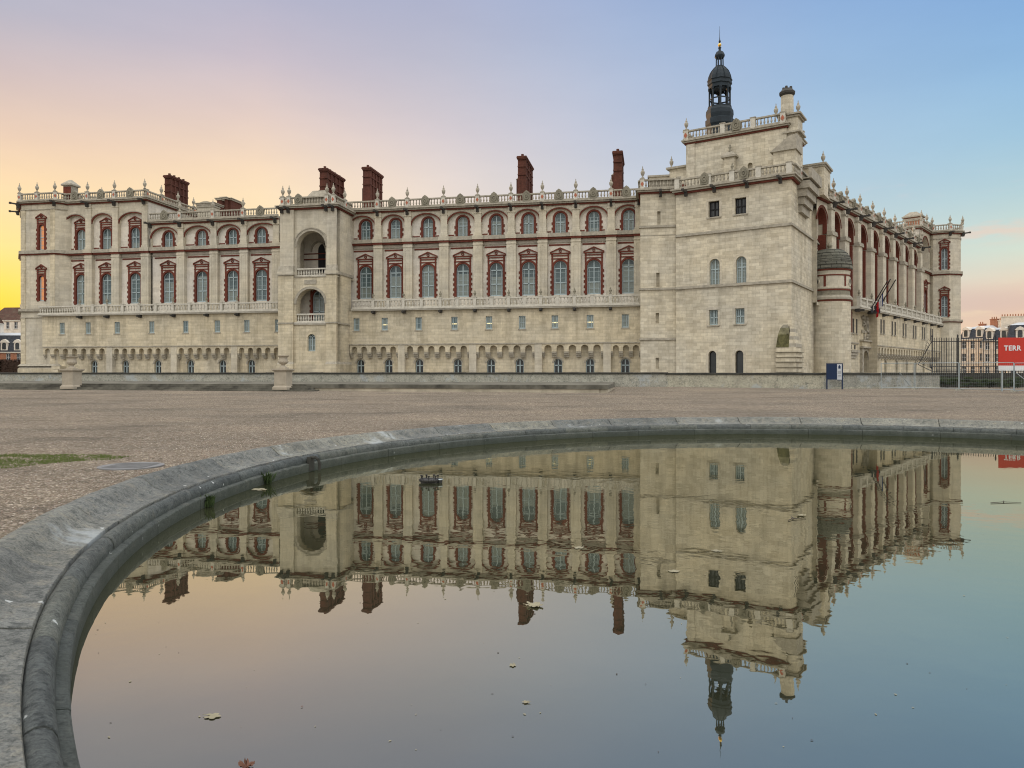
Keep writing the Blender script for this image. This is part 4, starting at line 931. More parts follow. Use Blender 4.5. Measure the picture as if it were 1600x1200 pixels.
# ------------------------------------------------------------------ ground, basin, water
PC = Vector((8.6, 11.8)); PR = 13.6
def RAD(a): return 13.67-.24*math.cos(2*a)-.139*math.sin(2*a)   # the basin is slightly oval
def gz(y): return -.40 if y < 28 else (0 if y > 60 else -.40*(60-y)/32)
def gat(px, py):
    D = 10.0
    for _ in range(40): D = FPX*(EYE-gz(D))/(py-HZN)
    return at(px, D, gz(D))
b = MB(); rad = [14.5, 14.7, 15.1, 16, 17.5, 19, 21, 23, 26, 29, 33, 37, 41, 45, 48, 52, 60, 75, 110, 200, 500, 1500, 4000]; n = 144
for r in rad:
    for i in range(n):
        a = 2*math.pi*i/n; q = r-PR+RAD(a); x, y = PC.x+q*math.cos(a), PC.y+q*math.sin(a); b.v.append((x, y, gz(y)))
for j in range(len(rad)-1):
    for i in range(n): b.f.append((j*n+i, (j+1)*n+i, (j+1)*n+(i+1) % n, j*n+(i+1) % n)); b.m.append(0)
g = b.build('ground', 'gravel'); g['kind'] = 'structure'
b = MB(); b.vprism([(PC.x+(RAD(2*math.pi*i/96)+.08)*math.cos(2*math.pi*i/96), PC.y+(RAD(2*math.pi*i/96)+.08)*math.sin(2*math.pi*i/96)) for i in range(96)], WATER-.5, WATER, 0)
w = b.build('water', 'water'); w['kind'] = 'structure'
# rim: moulded stones laid in a ring, each a little different, with open joints
RIM = empty('pool_basin', (PC.x, PC.y, WATER), 'round grey stone basin with a moulded lichen-stained rim around the still water', 'basin')
def profile(kind):
    if kind == 0: return [(0, -.5), (.0, .155), (.012, .17), (.085, .185), (.10, .17), (.10, -.5)]
    if kind == 1: return [(.08, .10), (.075, .20), (.082, .25), (.105, .295), (.14, .322), (.185, .325), (.225, .305), (.245, .27), (.26, .1)]
    return [(.255, .15), (.243, .325), (.25, .338), (.30, .344), (.38, .352), (.46, .370), (.53, .400), (.585, .440), (.635, .487), (.69, .527), (.75, .548), (.81, .552), (.87, .540), (.915, .505), (.935, .43), (.935, .1)]
random.seed(3)
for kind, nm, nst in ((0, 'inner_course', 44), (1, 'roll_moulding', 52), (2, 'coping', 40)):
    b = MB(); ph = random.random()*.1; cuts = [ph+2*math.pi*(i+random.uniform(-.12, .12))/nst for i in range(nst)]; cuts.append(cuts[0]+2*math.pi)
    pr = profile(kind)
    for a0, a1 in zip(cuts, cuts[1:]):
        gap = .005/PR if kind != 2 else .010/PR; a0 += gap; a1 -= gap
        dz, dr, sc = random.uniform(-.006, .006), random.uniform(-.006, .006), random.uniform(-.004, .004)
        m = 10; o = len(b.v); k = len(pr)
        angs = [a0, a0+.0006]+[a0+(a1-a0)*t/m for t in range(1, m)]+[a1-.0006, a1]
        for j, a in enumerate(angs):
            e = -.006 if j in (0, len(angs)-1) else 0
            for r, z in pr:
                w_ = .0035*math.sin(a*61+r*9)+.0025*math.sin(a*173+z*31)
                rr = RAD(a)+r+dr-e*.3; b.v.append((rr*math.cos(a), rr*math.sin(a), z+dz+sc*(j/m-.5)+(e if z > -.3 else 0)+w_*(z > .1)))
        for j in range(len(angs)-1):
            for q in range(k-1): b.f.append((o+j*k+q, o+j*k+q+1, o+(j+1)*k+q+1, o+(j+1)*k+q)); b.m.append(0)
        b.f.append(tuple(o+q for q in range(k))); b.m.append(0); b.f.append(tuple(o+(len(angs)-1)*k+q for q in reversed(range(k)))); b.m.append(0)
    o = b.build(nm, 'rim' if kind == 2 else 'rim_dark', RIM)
    if kind: 
        for p in o.data.polygons: p.use_smooth = len(p.vertices) == 4
        o.data.set_sharp_from_angle(angle=R(38))
def rimpt(px, py, dz=0):   # point of the inner rim seen at this pixel's bearing, on the water line
    D = FPX*2.1/(py-HZN); p = at(px, D); d = Vector((p.x-PC.x, p.y-PC.y)).normalized()
    return d, math.atan2(d.y, d.x)
d, a = rimpt(476, 736); PRS = RAD(a)     # stone spout let into the rim
b = MB(); pts = [(.02, .30), (-.10, .30), (-.17, .26), (-.20, .18), (-.20, .03)]
for (r0, z0), (r1, z1) in zip(pts, pts[1:]): b.tube(((PRS+r0), 0, z0), ((PRS+r1), 0, z1), .032, 8)
b.box(PRS-.012, PRS+.05, -.10, .10, .02, .315)
b.build('water_spout', 'parapet_dark', RIM, (0, 0, 0), a)
# weeds rooted in the rim
for i, (px, py, lab, hh) in enumerate(((305, 792, 'small green weed sprouting from the rim, nearer the camera', .2), (415, 756, 'green weed tuft on the rim beside the stone spout', .24))):
    d, a = rimpt(px, py); p = PC+d*(RAD(a)-.02); root = empty('rim_weed', (p.x, p.y, WATER+.02), lab, 'weed')
    b = MB(); random.seed(20+i)
    for k in range(90):
        an = random.uniform(0, 6.28); l = random.uniform(.3, 1)*hh; tilt = random.uniform(.2, 1.1); bx, by = random.gauss(0, .05), random.gauss(0, .05)
        q = Vector((bx+l*tilt*math.cos(an), by+l*tilt*math.sin(an), l)); s = Vector((-math.sin(an), math.cos(an), 0))*random.uniform(.008, .02); mid = Vector((bx, by, 0)).lerp(q, .55)+Vector((0, 0, .02))
        b.add([(bx, by, -.03), mid-s, q, mid+s], [(0, 1, 2, 3)])
    b.build('leaves', 'leaf_green', root)
# things afloat
def wat(px, py): return at(px, FPX*2.1/(py-HZN), WATER)
def leaf(px, py, size, mat, lab, seed, lift=.006, cup=.0, group=None):
    random.seed(seed); b = MB(); n = 40; pts = []
    for k in range(n):
        a = 2*math.pi*k/n; lobe = .62+.38*abs(math.cos(2.5*a))**.7+random.uniform(-.06, .06)
        if abs(a-math.pi) < .25: lobe *= .55
        pts.append((lobe*size*math.cos(a), lobe*size*.8*math.sin(a)))
    rot = random.uniform(0, 6.28); vs = [(0, 0, lift)]+[(x, y, lift+cup*((x*x+y*y)**.5/size)**2*random.uniform(.3, 1.2)) for x, y in pts]
    b.add(vs, [(0, i+1, (i+1) % n+1) for i in range(n)])
    b.tube((size*-.3, 0, lift+.002), (size*-1.25, .01, lift+.004), size*.03, 5)
    p = wat(px, py); o = b.build('floating_leaf', mat, None, p, rot)
    return tag(o, lab, 'leaf', 'leaves on the water')
leaf(332, 1120, .052, 'leaf_pale', 'pale ragged leaf afloat at lower left of the pool', 1)
leaf(801, 1040, .032, 'leaf_pale', 'small rounded pale leaf floating below the chimney reflections', 2)
leaf(835, 947, .085, 'leaf_pale', 'large pale leaf floating across the reflected tall chimney', 3, cup=.02)
leaf(822, 1098, .026, 'leaf_pale', 'tiny pale leaf floating in the middle of the empty water', 4)
leaf(385, 1199, .05, 'leaf_brown', 'curled reddish-brown leaf floating at the bottom of the picture', 5, cup=.028)
leaf(905, 856, .075, 'leaf_pale', 'pale leaf floating on the reflection of the big facade windows', 6)
leaf(1120, 861, .07, 'leaf_pale', 'pale leaf floating on the reflected square tower', 7)
leaf(1252, 806, .08, 'leaf_pale', 'pale leaf floating over the reflected round turret', 8, cup=.02)
leaf(1053, 893, .07, 'leaf_pale', 'small pale leaf floating near the reflected stair turret', 9)
leaf(472, 1105, .008, 'leaf_brown', 'speck-sized dark leaf scrap floating alone at lower left', 10)
leaf(405, 757+8, .16, 'leaf_pale', 'thin pale leaf lying at the foot of the rim weed', 12)
for i, (px, py, L, an, lab) in enumerate(((1570, 786, .5, .12, 'long dark twig floating at the right of the pool'), (1243, 812, .35, .6, 'short bent dark twig floating by the reflected round turret'))):
    b = MB(); p = wat(px, py); b.tube((-L/2, 0, .01), (.0, .03, .014), .006, 6); b.tube((0, .03, .014), (L/2, -.05, .01), .006, 6, r2=.003); b.tube((0, .03, .014), (.12, .16, .01), .008, 5, r2=.004)
    tag(b.build('floating_twig', 'twig', None, p, an), lab, 'twig')
b = MB(); random.seed(77)
for k in range(170):
    px, py = random.uniform(120, 1600), 700+480*random.random()**1.6
    p = wat(px, py)
    if (Vector((p.x, p.y))-PC).length > RAD(math.atan2(p.y-PC.y, p.x-PC.x))-.1: continue
    s = random.uniform(.004, .011)*(1+p.y*.07); a = random.uniform(0, 6.28); cx_, sx_ = math.cos(a)*s, math.sin(a)*s; k_ = random.uniform(.25, .6)
    b.add([(p.x+cx_, p.y+sx_, WATER+.003), (p.x-sx_*k_, p.y+cx_*k_, WATER+.004), (p.x-cx_, p.y-sx_, WATER+.003), (p.x+sx_*k_, p.y-cx_*k_, WATER+.004)], [(0, 1, 2, 3)], k % 3 == 0)
tag(b.build('debris', ['leaf_pale', 'twig']), 'tiny scraps of leaf and dust scattered over the water', 'debris', kind='stuff')
p = wat(671, 754); F_ = empty('floating_skimmer', p, 'small black ring-shaped float with pegs and a silver end on the water', 'pool float')
b = MB(); L = .17
vs = []
b.band(0, 0, .0, .0, .0, .0, 0, 0) if False else None
for k in range(24):
    a, c = 2*math.pi*k/24, 2*math.pi*(k+1)/24
    b.tube((.17*math.cos(a), .11*math.sin(a), .05), (.17*math.cos(c), .11*math.sin(c), .05), .035, 8)
b.box(-.16, .16, -.09, .09, -.02, .03)
b.build('float_ring', 'black', F_)
for k in range(7):
    a = 2*math.pi*k/7+.2; c = MB(); c.tube((0, 0, .05), (0, 0, .13), .011, 6); c.lathe(0, 0, [(.02, .12), (.02, .145)], 6); c.build('peg', 'black', F_, (.165*math.cos(a), .105*math.sin(a), 0))
c = MB(); c.lathe(0, 0, [(.0, 0), (.05, .0), (.055, .07), (.04, .09), (0, .095)], 14); c.lathe(0, 0, [(.056, .055), (.06, .065), (.05, .078)], 14, 1); c.build('float_end', ['black', 'steel'], F_, (.20, -.01, 0))
# grass patch: many small blades
b = MB(); random.seed(8)
from mathutils import noise as mnoise
poly = [(-7.3, 14.25), (-8.2, 13.2), (-9.0, 11.7), (-12.5, 10.4), (-14, 12.5), (-12.5, 14.9), (-9, 14.6)]
def inside(x, y):
    r = False
    for (x0, y0), (x1, y1) in zip(poly, poly[1:]+poly[:1]):
        if (y0 > y) != (y1 > y) and x < (x1-x0)*(y-y0)/(y1-y0)+x0: r = not r
    return r
cnt = 0
while cnt < 26000:
    x, y = random.uniform(-14, -7.2), random.uniform(10.3, 15)
    wx, wy = x+.35*mnoise.noise((x*1.7, y*1.7, 3)), y+.35*mnoise.noise((x*1.7, y*1.7, 9))
    if not inside(wx, wy) or mnoise.noise((x*1.4, y*2.2, 1))+.6*mnoise.noise((x*5, y*5, 2)) < random.uniform(-.75, .25): continue
    h = random.uniform(.012, .04); an = random.uniform(0, 6.28); w_ = random.uniform(.005, .011)
    dx, dy = math.cos(an)*w_, math.sin(an)*w_; l = random.uniform(-.03, .03)
    b.add([(x-dx, y-dy, -.404), (x+dx, y+dy, -.404), (x+l, y+l*.6, -.4+h)], [(0, 1, 2)]); cnt += 1
tag(b.build('grass', 'grass'), 'patch of short green grass in the gravel at the left', 'grass', kind='stuff')
p = gat(205, 729); b = MB(); b.lathe(0, 0, [(.52, -.02), (.52, .018), (.47, .022), (.46, .016), (0, .018)], 40)
for k in range(-4, 5): b.box(-.36, .36, k*.085-.012, k*.085+.012, .016, .024)
tag(b.build('manhole_cover', 'iron_cover', None, p), 'round grey iron manhole cover set in the gravel by the rim', 'manhole cover')
# loose pebbles near the camera
b = MB(); random.seed(9); n = 0
while n < 6500:
    a = R(random.uniform(120, 232)); r = RAD(a)+.96+abs(random.gauss(0, 1))*3.2; x, y = PC.x+r*math.cos(a), PC.y+r*math.sin(a)
    if y < 2 or x > -3.5: 
        n += 0 if random.random() < .999 else 1; continue
    s = random.uniform(.006, .017); k = random.uniform(.6, 1.3); an = random.uniform(0, 6.28); z = -.40
    ca, sa = math.cos(an)*s, math.sin(an)*s
    b.add([(x+ca*k, y+sa*k, z), (x-sa, y+ca, z), (x-ca*k, y-sa*k, z), (x+sa, y-ca, z), (x+ca*.3, y+sa*.2, z+s*.8), (x-ca*.4, y-sa*.3, z+s*.7)],
          [(0, 1, 4), (1, 2, 5), (1, 5, 4), (2, 3, 5), (3, 0, 4), (3, 4, 5)], 0 if random.random() < .8 else 1); n += 1
o = b.build('gravel', ['pebble', 'pebble_pale']); tag(o, 'loose brown pebbles scattered on the gravel beside the rim', 'pebbles', kind='stuff')
# ------------------------------------------------------------------ terrace, steps, parapet
TZ = .43; ZW = 1.27
tf = Frame(700, 52.6, FM.a); gF = gz(52.6)
T_ = empty('stone_terrace', tf.w(0, 0, gF), 'low stone terrace with dark weathered kerb and broad steps below the parapet', 'terrace', tf.a)
xa, xb, xs = tf.s(-260), tf.s(957), tf.s(480)
b = MB(); b.box(xa, xb-.8, .3, 21, -.3, TZ-gF-.02); b.build('terrace_floor', 'step', T_)
b = MB()
b.box(xs-1, xb-.9, .0, .55, -.3, .24, 1); b.box(xs-1, xb-.8, -.07, .6, .24, .36, 0); b.box(xs-1, xb-.78, -.02, .62, .362, TZ-gF, 0)
b.box(xb-.9, xb-.35, .1, 9, -.3, .24, 1); b.box(xb-.9, xb-.3, .02, 9, .24, .36, 0); b.box(xb-.92, xb-.34, .06, 9, .362, TZ-gF-.002, 0)
b.build('kerb', ['step', 'steplight'], T_)
nst = 4
for i in range(nst):
    b = MB(); z1 = (TZ-gF)*(i+1)/nst; y0 = -1.25+i*.36
    L = xs-.1+(nst-1-i)*.35; x = xa
    random.seed(40+i)
    while x < L-.3:
        w_ = min(random.uniform(1.2, 2.4), L-x); b.box(x+.006, x+w_-.006, y0+random.uniform(-.01, .01), 1.2, z1-(TZ-gF)/nst-.1, z1+random.uniform(-.008, .006)); x += w_
    b.build('step', 'step' if i != 2 else 'step', T_)
# pedestals with urns
for i, (px, lab, lu) in enumerate(((110, 'square stone pedestal on the steps at the far left', 'carved stone urn on the left pedestal of the steps'), (441, 'square stone pedestal at the right end of the steps', 'carved stone urn on the pedestal at the right end of the steps'))):
    x = tf.s(px, -.9); zb = gF+.13; p = tf.w(x, -.75, zb)
    ped = empty('stone_pedestal', p, lab, 'pedestal', tf.a, 'pedestals on the steps')
    b = MB(); b.box(-.57, .57, -.57, .57, 0, .18); b.frustum((-.55, .55, -.55, .55), (-.49, .49, -.49, .49), .18, .28); b.build('plinth', 'pedestal', ped)
    b = MB(); b.box(-.47, .47, -.47, .47, .28, 1.32)
    b.box(-.34, .34, -.482, -.47, .40, 1.20); b.build('shaft', 'pedestal', ped)
    b = MB(); b.frustum((-.48, .48, -.48, .48), (-.60, .60, -.60, .60), 1.32, 1.42); b.box(-.62, .62, -.62, .62, 1.422, 1.52); b.build('cap', 'pedestal', ped)
    u = empty('stone_urn', p+Vector((0, 0, 1.52)), lu, 'urn', tf.a, 'urns on the pedestals')
    b = MB(); b.box(-.3, .3, -.3, .3, 0, .10); b.lathe(0, 0, [(.26, .10), (.24, .16), (.13, .24), (.12, .30), (.18, .33)], 16); b.build('foot', 'pedestal', u)
    b = MB(); b.lathe(0, 0, [(.18, .33), (.30, .42), (.36, .52), (.33, .62), (.29, .78), (.31, .86), (.42, .93), (.43, .98), (.34, .985), (.28, .9), (0, .85)], 20)
    for k in range(12): a = R(30*k); b.tube((.3*math.cos(a), .3*math.sin(a), .42), (.355*math.cos(a), .355*math.sin(a), .58), .03, 5)
    b.build('bowl', 'pedestal', u)
# moat parapet
W_ = empty('parapet_wall', at(1040, 68, 0), 'long low moat parapet with black-crusted coping and patchy grey stains', 'wall')
pts = [tf.w(tf.s(-260, 19.0), 19.0), at(1042, 67.8), at(1292, 58.9), at(1467, 62.5)]
body, cop = MB(), MB(); o = W_.location; random.seed(6)
for i, (p, q) in enumerate(zip(pts, pts[1:])):
    d = q-p; L = d.length; a = math.atan2(d.y, d.x)
    for mb in (body, cop): mb.T = Matrix.Translation((p.x-o.x, p.y-o.y, 0)) @ Matrix.Rotation(a, 4, 'Z')
    zt = ZW+(.05 if i == 0 else 0)
    body.box(-.1, L+.1, .02, .5, -.5, zt-.16); body.box(-.1, L+.1, -.05, .02, -.5, .12+(.43 if i == 0 else 0))
    x = -.12
    while x < L+.05:
        w_ = min(random.uniform(1.1, 2.3), L+.12-x)
        if w_ < .05: break
        dz = random.uniform(-.012, .012); cop.box(x+.005, x+w_-.005, -.07, .59, zt-.158, zt-.03+dz); cop.frustum((x+.005, x+w_-.005, -.03, .55), (x+.005, x+w_-.005, .12, .40), zt-.03+dz, zt+.02+dz); x += w_
body.build('wall_body', 'parapet', W_); cop.build('coping', 'parapet_dark', W_)
# ------------------------------------------------------------------ sign, fences, banner
p = at(1304, 58.0, 0); S = empty('information_sign', p, 'dark blue information panel on two posts in front of the parapet', 'sign')
wS = 24/FPX*58; b = MB(); h = 2.02
for s in (-1, 1): c = MB(); c.box(s*wS/2-.04, s*wS/2+.04, -.04, .04, -.1, h); c.build('post', 'signblue', S)
b.box(-wS/2+.04, wS/2-.04, -.03, .03, h-.06, h); b.box(-wS/2+.04, wS/2-.42, -.03, .03, h-1.28, h-.062); b.build('blue_panel', 'signblue', S)
b = MB(); b.box(wS/2-.415, wS/2-.04, -.028, .028, h-1.28, h-.062)
b.box(wS/2-.415, wS/2-.04, -.028, .028, h-1.34, h-1.284, 1)
b.lathe(wS/2-.23, 0, [(.10, 0), (.12, .03)], 4, 1) if False else None
b.prism([(wS/2-.32, h-.42), (wS/2-.14, h-.42), (wS/2-.14, h-.22), (wS/2-.18, h-.22), (wS/2-.20, h-.14), (wS/2-.26, h-.14), (wS/2-.28, h-.22), (wS/2-.32, h-.22)], -.032, -.027, 1)
for zz_ in (.62, .70, .78, .95, 1.05): b.box(wS/2-.37, wS/2-.1, -.031, -.027, h-zz_-.02, h-zz_, 2)
b.build('white_strip', ['sign_white', 'signblue', 'parapet_dark'], S)
# site fence panels
xs_ = [1376, 1429, 1498.5, 1584.5, 1668]; Ds = [59.0, 58.0, 55.6, 52.2, 49.5]
LF = ['wire site fence panel before the pale parapet, left end of the run', 'wire site fence panel across the end of the parapet', 'wire site fence panel in front of the dark hedge', 'wire site fence panel below the red banner']
for i in range(4):
    p, q = at(xs_[i]+.8, Ds[i], 0), at(xs_[i+1]-.8, Ds[i+1], 0); d = q-p; L = d.length; a = math.atan2(d.y, d.x)
    root = empty('site_fence_panel', (p.x, p.y, gz(p.y)), LF[i], 'fence panel', a, 'wire site fence panels')
    z0, z1 = .13, 2.05; c = MB()
    for x in (0, L): c.tube((x, 0, .0), (x, 0, z1), .027, 8)
    c.tube((0, 0, z1), (L, 0, z1), .026, 8); c.tube((0, 0, z0), (L, 0, z0), .024, 8); c.build('frame', 'steel', root)
    m = MB(); n = int(L/.14)
    for k in range(1, n): m.tube((k*L/n, 0, z0), (k*L/n, 0, z1), .0032, 3)
    for k in range(1, 8): m.tube((0, .004, z0+k*(z1-z0)/8), (L, .004, z0+k*(z1-z0)/8), .0032, 3)
    m.build('wire_mesh', 'steel', root)
    f = MB(); f.box(-.12, .12, -.35, .35, -.02, .12); f.build('foot', 'parapet', root)
    if i in (0, 3):
        s_ = MB(); s_.tube((L*.55 if i == 0 else .1, .05, 1.35), (L*.95 if i == 0 else 1.2, .9, .05), .025, 6); s_.build('stay', 'steel', root)
# iron railing
DR = 66.5; x0, x1 = at(1456, DR), at(1690, DR-1.5); zB = 1.28; zT = EYE+57/FPX*DR
RL = empty('iron_railing', (x0.x, x0.y, 0), 'tall black iron railing with pointed bars above a dark low wall', 'railing', math.atan2((x1-x0).y, (x1-x0).x)); L = (x1-x0).length
b = MB(); n = int(L/.205)
for k in range(n): x = k*L/n; b.tube((x, 0, zB), (x, 0, zT-.12), .028, 5); b.tube((x, 0, zT-.12), (x, 0, zT), .036, 5, r2=.002)
for z in (zB+.12, zB+.55, zT-.42): b.box(0, L, -.03, .03, z, z+.06)
b.build('bars', 'iron', RL)
for px in (1456.5, 1494, 1549, 1610, 1665):
    x = (at(px, DR)-x0).x; c = MB(); c.tube((x, 0, .9), (x, 0, zT+.05), .055, 8); c.lathe(x, 0, [(.08, zT+.05), (.07, zT+.15), (0, zT+.3)], 8)
    c.build('post', 'iron', RL)
c = MB()
for k in range(9):   # fanned guard at the moat end
    t = k/8; c.tube((-.1-t*.9, 0, zT-.4-t*1.9), (-.35-t*1.15, -.0, zT-.1-t*1.9), .016, 5, r2=.004); c.tube((0, 0, zB+.2+t*.2), (-.35-t*.9, 0, zT-.25-t*1.95), .012, 5)
c.tube((0, 0, zT-.35), (-1.15, 0, zB+.75), .03, 6); c.tube((-1.15, 0, zB+.75), (0, 0, zB+.15), .03, 6); c.build('moat_guard', 'iron', RL)
b = MB(); b.box(-.3, L, -.2, .25, -.3, zB); b.build('low_wall', 'parapet_dark', RL)
def foliage(b, cx, cy, cz, rx, ry, rz, n, size, seed):
    rnd = random.Random(seed); 
    cl = [(rnd.gauss(0, .45), rnd.gauss(0, .45), rnd.gauss(0, .4), rnd.uniform(.25, .5)) for _ in range(14)]
    for _ in range(n):
        k = rnd.choice(cl); v = Vector((rnd.gauss(0, 1), rnd.gauss(0, 1), rnd.gauss(0, 1))).normalized()*k[3]*rnd.random()**.4
        p = Vector((cx+rx*max(-1.1, min(1.1, k[0]+v.x)), cy+ry*max(-1, min(1, k[1]+v.y)), max(.02, cz+rz*max(-1, min(1.15, k[2]+v.z)))))
        a = Vector((rnd.gauss(0, 1), rnd.gauss(0, 1), rnd.gauss(0, .6))).normalized()*size*rnd.uniform(.6, 1.4); c = a.orthogonal().normalized()*size*.5
        b.add([p-a, p+c, p+a, p-c], [(0, 1, 2, 3)])
for i, (px, D, w_, h, lab) in enumerate(((1478, 64, 1.3, 1.0, 'low dark shrub beside the end of the parapet'), (1512, 63.5, 1.2, .85, 'low dark shrub behind the fence, second from the parapet'), (1545, 63.5, 1.2, .9, 'low dark shrub under the railing left of the red banner'), (1580, 63, 1.2, .9, 'low dark shrub below the red banner'), (1620, 63, 1.4, .95, 'low dark shrub at the right edge behind the fence'))):
    p = at(px, D, 0); b = MB(); foliage(b, 0, 0, h*.5, w_, .6, h*.5, 1500, .07, 50+i); root = empty('shrub', p, lab, 'shrub', 0, 'shrubs behind the site fence'); b.build('foliage', 'hedge', root)
    c = MB(); 
    for k in range(5): c.tube((random.uniform(-.3, .3)*w_, 0, -.1), (random.uniform(-.7, .7)*w_, random.uniform(-.3, .3), h*.6), .02, 5)
    c.build('stem', 'twig', root)
# low yellowish heap of cut plants at the fence foot
# red banner
DB = 53.6; p0 = at(1560.5, DB); wB = 95/FPX*DB; zt, zb = EYE+56.5/FPX*DB, EYE+5/FPX*DB
BN = empty('banner_board', (p0.x, p0.y, 0), 'red banner board with white lettering and a white strip along its foot', 'banner')
for x in (.3, wB/2, wB-.3): c = MB(); c.box(x-.05, x+.05, .06, .16, -.2, zt-.1); c.build('post', 'steel', BN)
zs = zb+.36; b = MB(); b.box(0, wB, 0, .05, zs, zt); b.build('red_panel', 'signred', BN)
b = MB(); b.box(0, wB, -.004, .05, zb, zs-.002); b.build('white_strip', 'white', BN)
cu = bpy.data.curves.new('lettering', 'FONT'); cu.body = 'TERR'; cu.size = .505; cu.extrude = .006; cu.offset = .012; cu.space_character = 1.08
tmp = bpy.data.objects.new('lettering_source', cu); COL.objects.link(tmp); bpy.context.view_layer.update()
mesh = bpy.data.meshes.new_from_object(tmp.evaluated_get(bpy.context.evaluated_depsgraph_get())); bpy.data.objects.remove(tmp)
tx = bpy.data.objects.new('lettering', mesh); COL.objects.link(tx); tx.parent = BN; tx.location = ((1568.5-1560.5)/FPX*DB, -.012, EYE+(HZN-547.5)/FPX*DB); tx.rotation_euler = (R(90), 0, 0); mesh.materials.clear(); mesh.materials.append(M['white'])
# ------------------------------------------------------------------ houses
def house(px, D, w, dep, zt, ang, wallm, roofm, lab, floors=3, cols=3, roofh=3.5, dorm=3, chim=((.5, .5, 2, 1.0),), mans=True, z0=-1, grp=None, ground='void', side=2):
    p = at(px, D, 0); H = empty('house', p, lab, 'house', ang, grp)
    b = MB(); fh = (zt-.5)/floors; holes = []
    for f in range(floors):
        for c in range(cols):
            x = w*(c+.5)/cols; holes.append(rect(x-.5, x+.5, .5+f*fh+.7, .5+f*fh+min(2.5, fh-.3)))
    b.sheet(rect(0, w, z0, zt), holes, 0, .25, 0)
    b.box(0, w, .26, dep, z0, zt-.01); b.box(-.15, w+.15, -.2, dep+.1, zt-.25, zt+.0, 1); b.box(-.05, w+.05, -.08, .05, .5+fh-.1, .5+fh+.1, 1)
    for hx in holes: b.box(hx[0][0]-.12, hx[1][0]+.12, -.08, .02, hx[0][1]-.14, hx[0][1]-.002, 1)
    b.build('wall', [wallm, 'trimw'], H)
    for hx in holes:
        c = MB(); x, z = hx[0]; W2, h2 = hx[1][0]-x, hx[2][1]-z
        for q in (x, x+W2/2-.03, x+W2-.06): c.box(q, q+.06, .15, .2, z, z+h2)
        for q in (z, z+h2*.5, z+h2-.06): c.box(x, x+W2, .15, .2, q, q+.06)
        wd = c.build('window', 'white', H); c = MB(); c.box(x, x+W2, .21, .23, z, z+h2); c.build('pane', 'dark_glass', wd)
    r = MB(); i = .9 if mans else dep/2-.1
    r.frustum((-.1, w+.1, -.1, dep+.05), (i*.6 if mans else -.1, w-i*.6 if mans else w+.1, i, dep-i), zt+.002, zt+roofh); 
    if mans: r.frustum((i*.6-.1, w-i*.6+.1, i-.1, dep-i+.1), (w*.25, w*.75, dep*.4, dep*.6), zt+roofh+.002, zt+roofh+.8, 1)
    rf = r.build('roof', [roofm, 'zinc'], H)
    for k in range(dorm):
        c = MB(); x = w*(k+.5)/dorm; z = zt+.35
        c.box(x-.75, x+.75, -.05, 1.6, z, z+1.75); c.prism([(x-.95, z+1.75), (x+.95, z+1.75), (x+.5, z+2.3), (x, z+2.55), (x-.5, z+2.3)], -.2, 1.6)
        d_ = c.build('dormer', 'housewhite', H); c = MB(); c.prism(arch(x, .85, z+.2, z+1.75, .4, 8), -.09, -.05); c.build('pane', 'dark_glass', d_)
    for fx, fy, hgt, cw in chim:
        c = MB(); x, y = w*fx, dep*fy; c.box(x-cw, x+cw, y-.4, y+.4, zt+roofh*.3, zt+roofh+hgt); c.box(x-cw-.1, x+cw+.1, y-.5, y+.5, zt+roofh+hgt, zt+roofh+hgt+.15)
        for k in range(int(cw*4)): c.lathe(x-cw+.25+k*.5, y, [(.13, 0), (.1, .5)], 7, 1, zt+roofh+hgt+.15)
        c.build('chimney', ['housepale' if cw > 1 else 'orangebrick', 'orangebrick'], H)
    return H
G = 'houses beyond the railing'
house(1499, 176, 6.2, 12, 9.4, R(-63), 'housepale', 'slate', 'pale sunlit house with brick chimneys next to the palace turret', 3, 3, 2.4, 2, ((.3, .5, 1.2, .7), (.75, .5, 2.2, .8)), grp=G)
house(1535, 166, 6.0, 14, 8.6, R(-60), 'housepale', 'slate', 'sunlit pale house with arched dormers behind the railing', 3, 3, 2.4, 2, ((.1, .6, 2.4, 1.3), (.75, .7, 2.6, 1.6)), grp=G)
house(1574, 158, 9.0, 14, 8.4, R(-30), 'housewhite', 'slate', 'white house with slate roof behind the red banner', 3, 4, 3.2, 2, ((.2, .55, 2.2, 2.5), (.8, .6, 2.0, 2.2)), grp=G)
house(1650, 150, 14.0, 14, 9.0, R(-22), 'housepale', 'slate', 'pale house right of the red banner, outermost of the row', 3, 6, 3.0, 4, ((.3, .5, 2, 2),), grp=G)
G = 'houses left of the palace'
house(-45, 168, 11.5, 12, 6.2, R(4), 'orangebrick', 'slate', 'house with a slate mansard and pale dormers left of the palace', 2, 5, 3.8, 4, ((.2, .5, 1.0, .8),), grp=G)
house(-20, 195, 14, 12, 15.3, R(-6), 'housewhite', 'tiles', 'white house with a steep brown tiled roof left of the palace', 5, 6, 3.9, 0, ((.45, .5, .6, 1.6),), mans=False, grp=G)
house(-190, 160, 19, 12, 13, R(8), 'housewhite', 'tiles', 'tall white house out of view at far left, added to block the low sun', 4, 7, 4.5, 0, ((.3, .5, 1, 1.2),), mans=False, grp=G)  # unseen house, put here to keep the low sun off the gravel
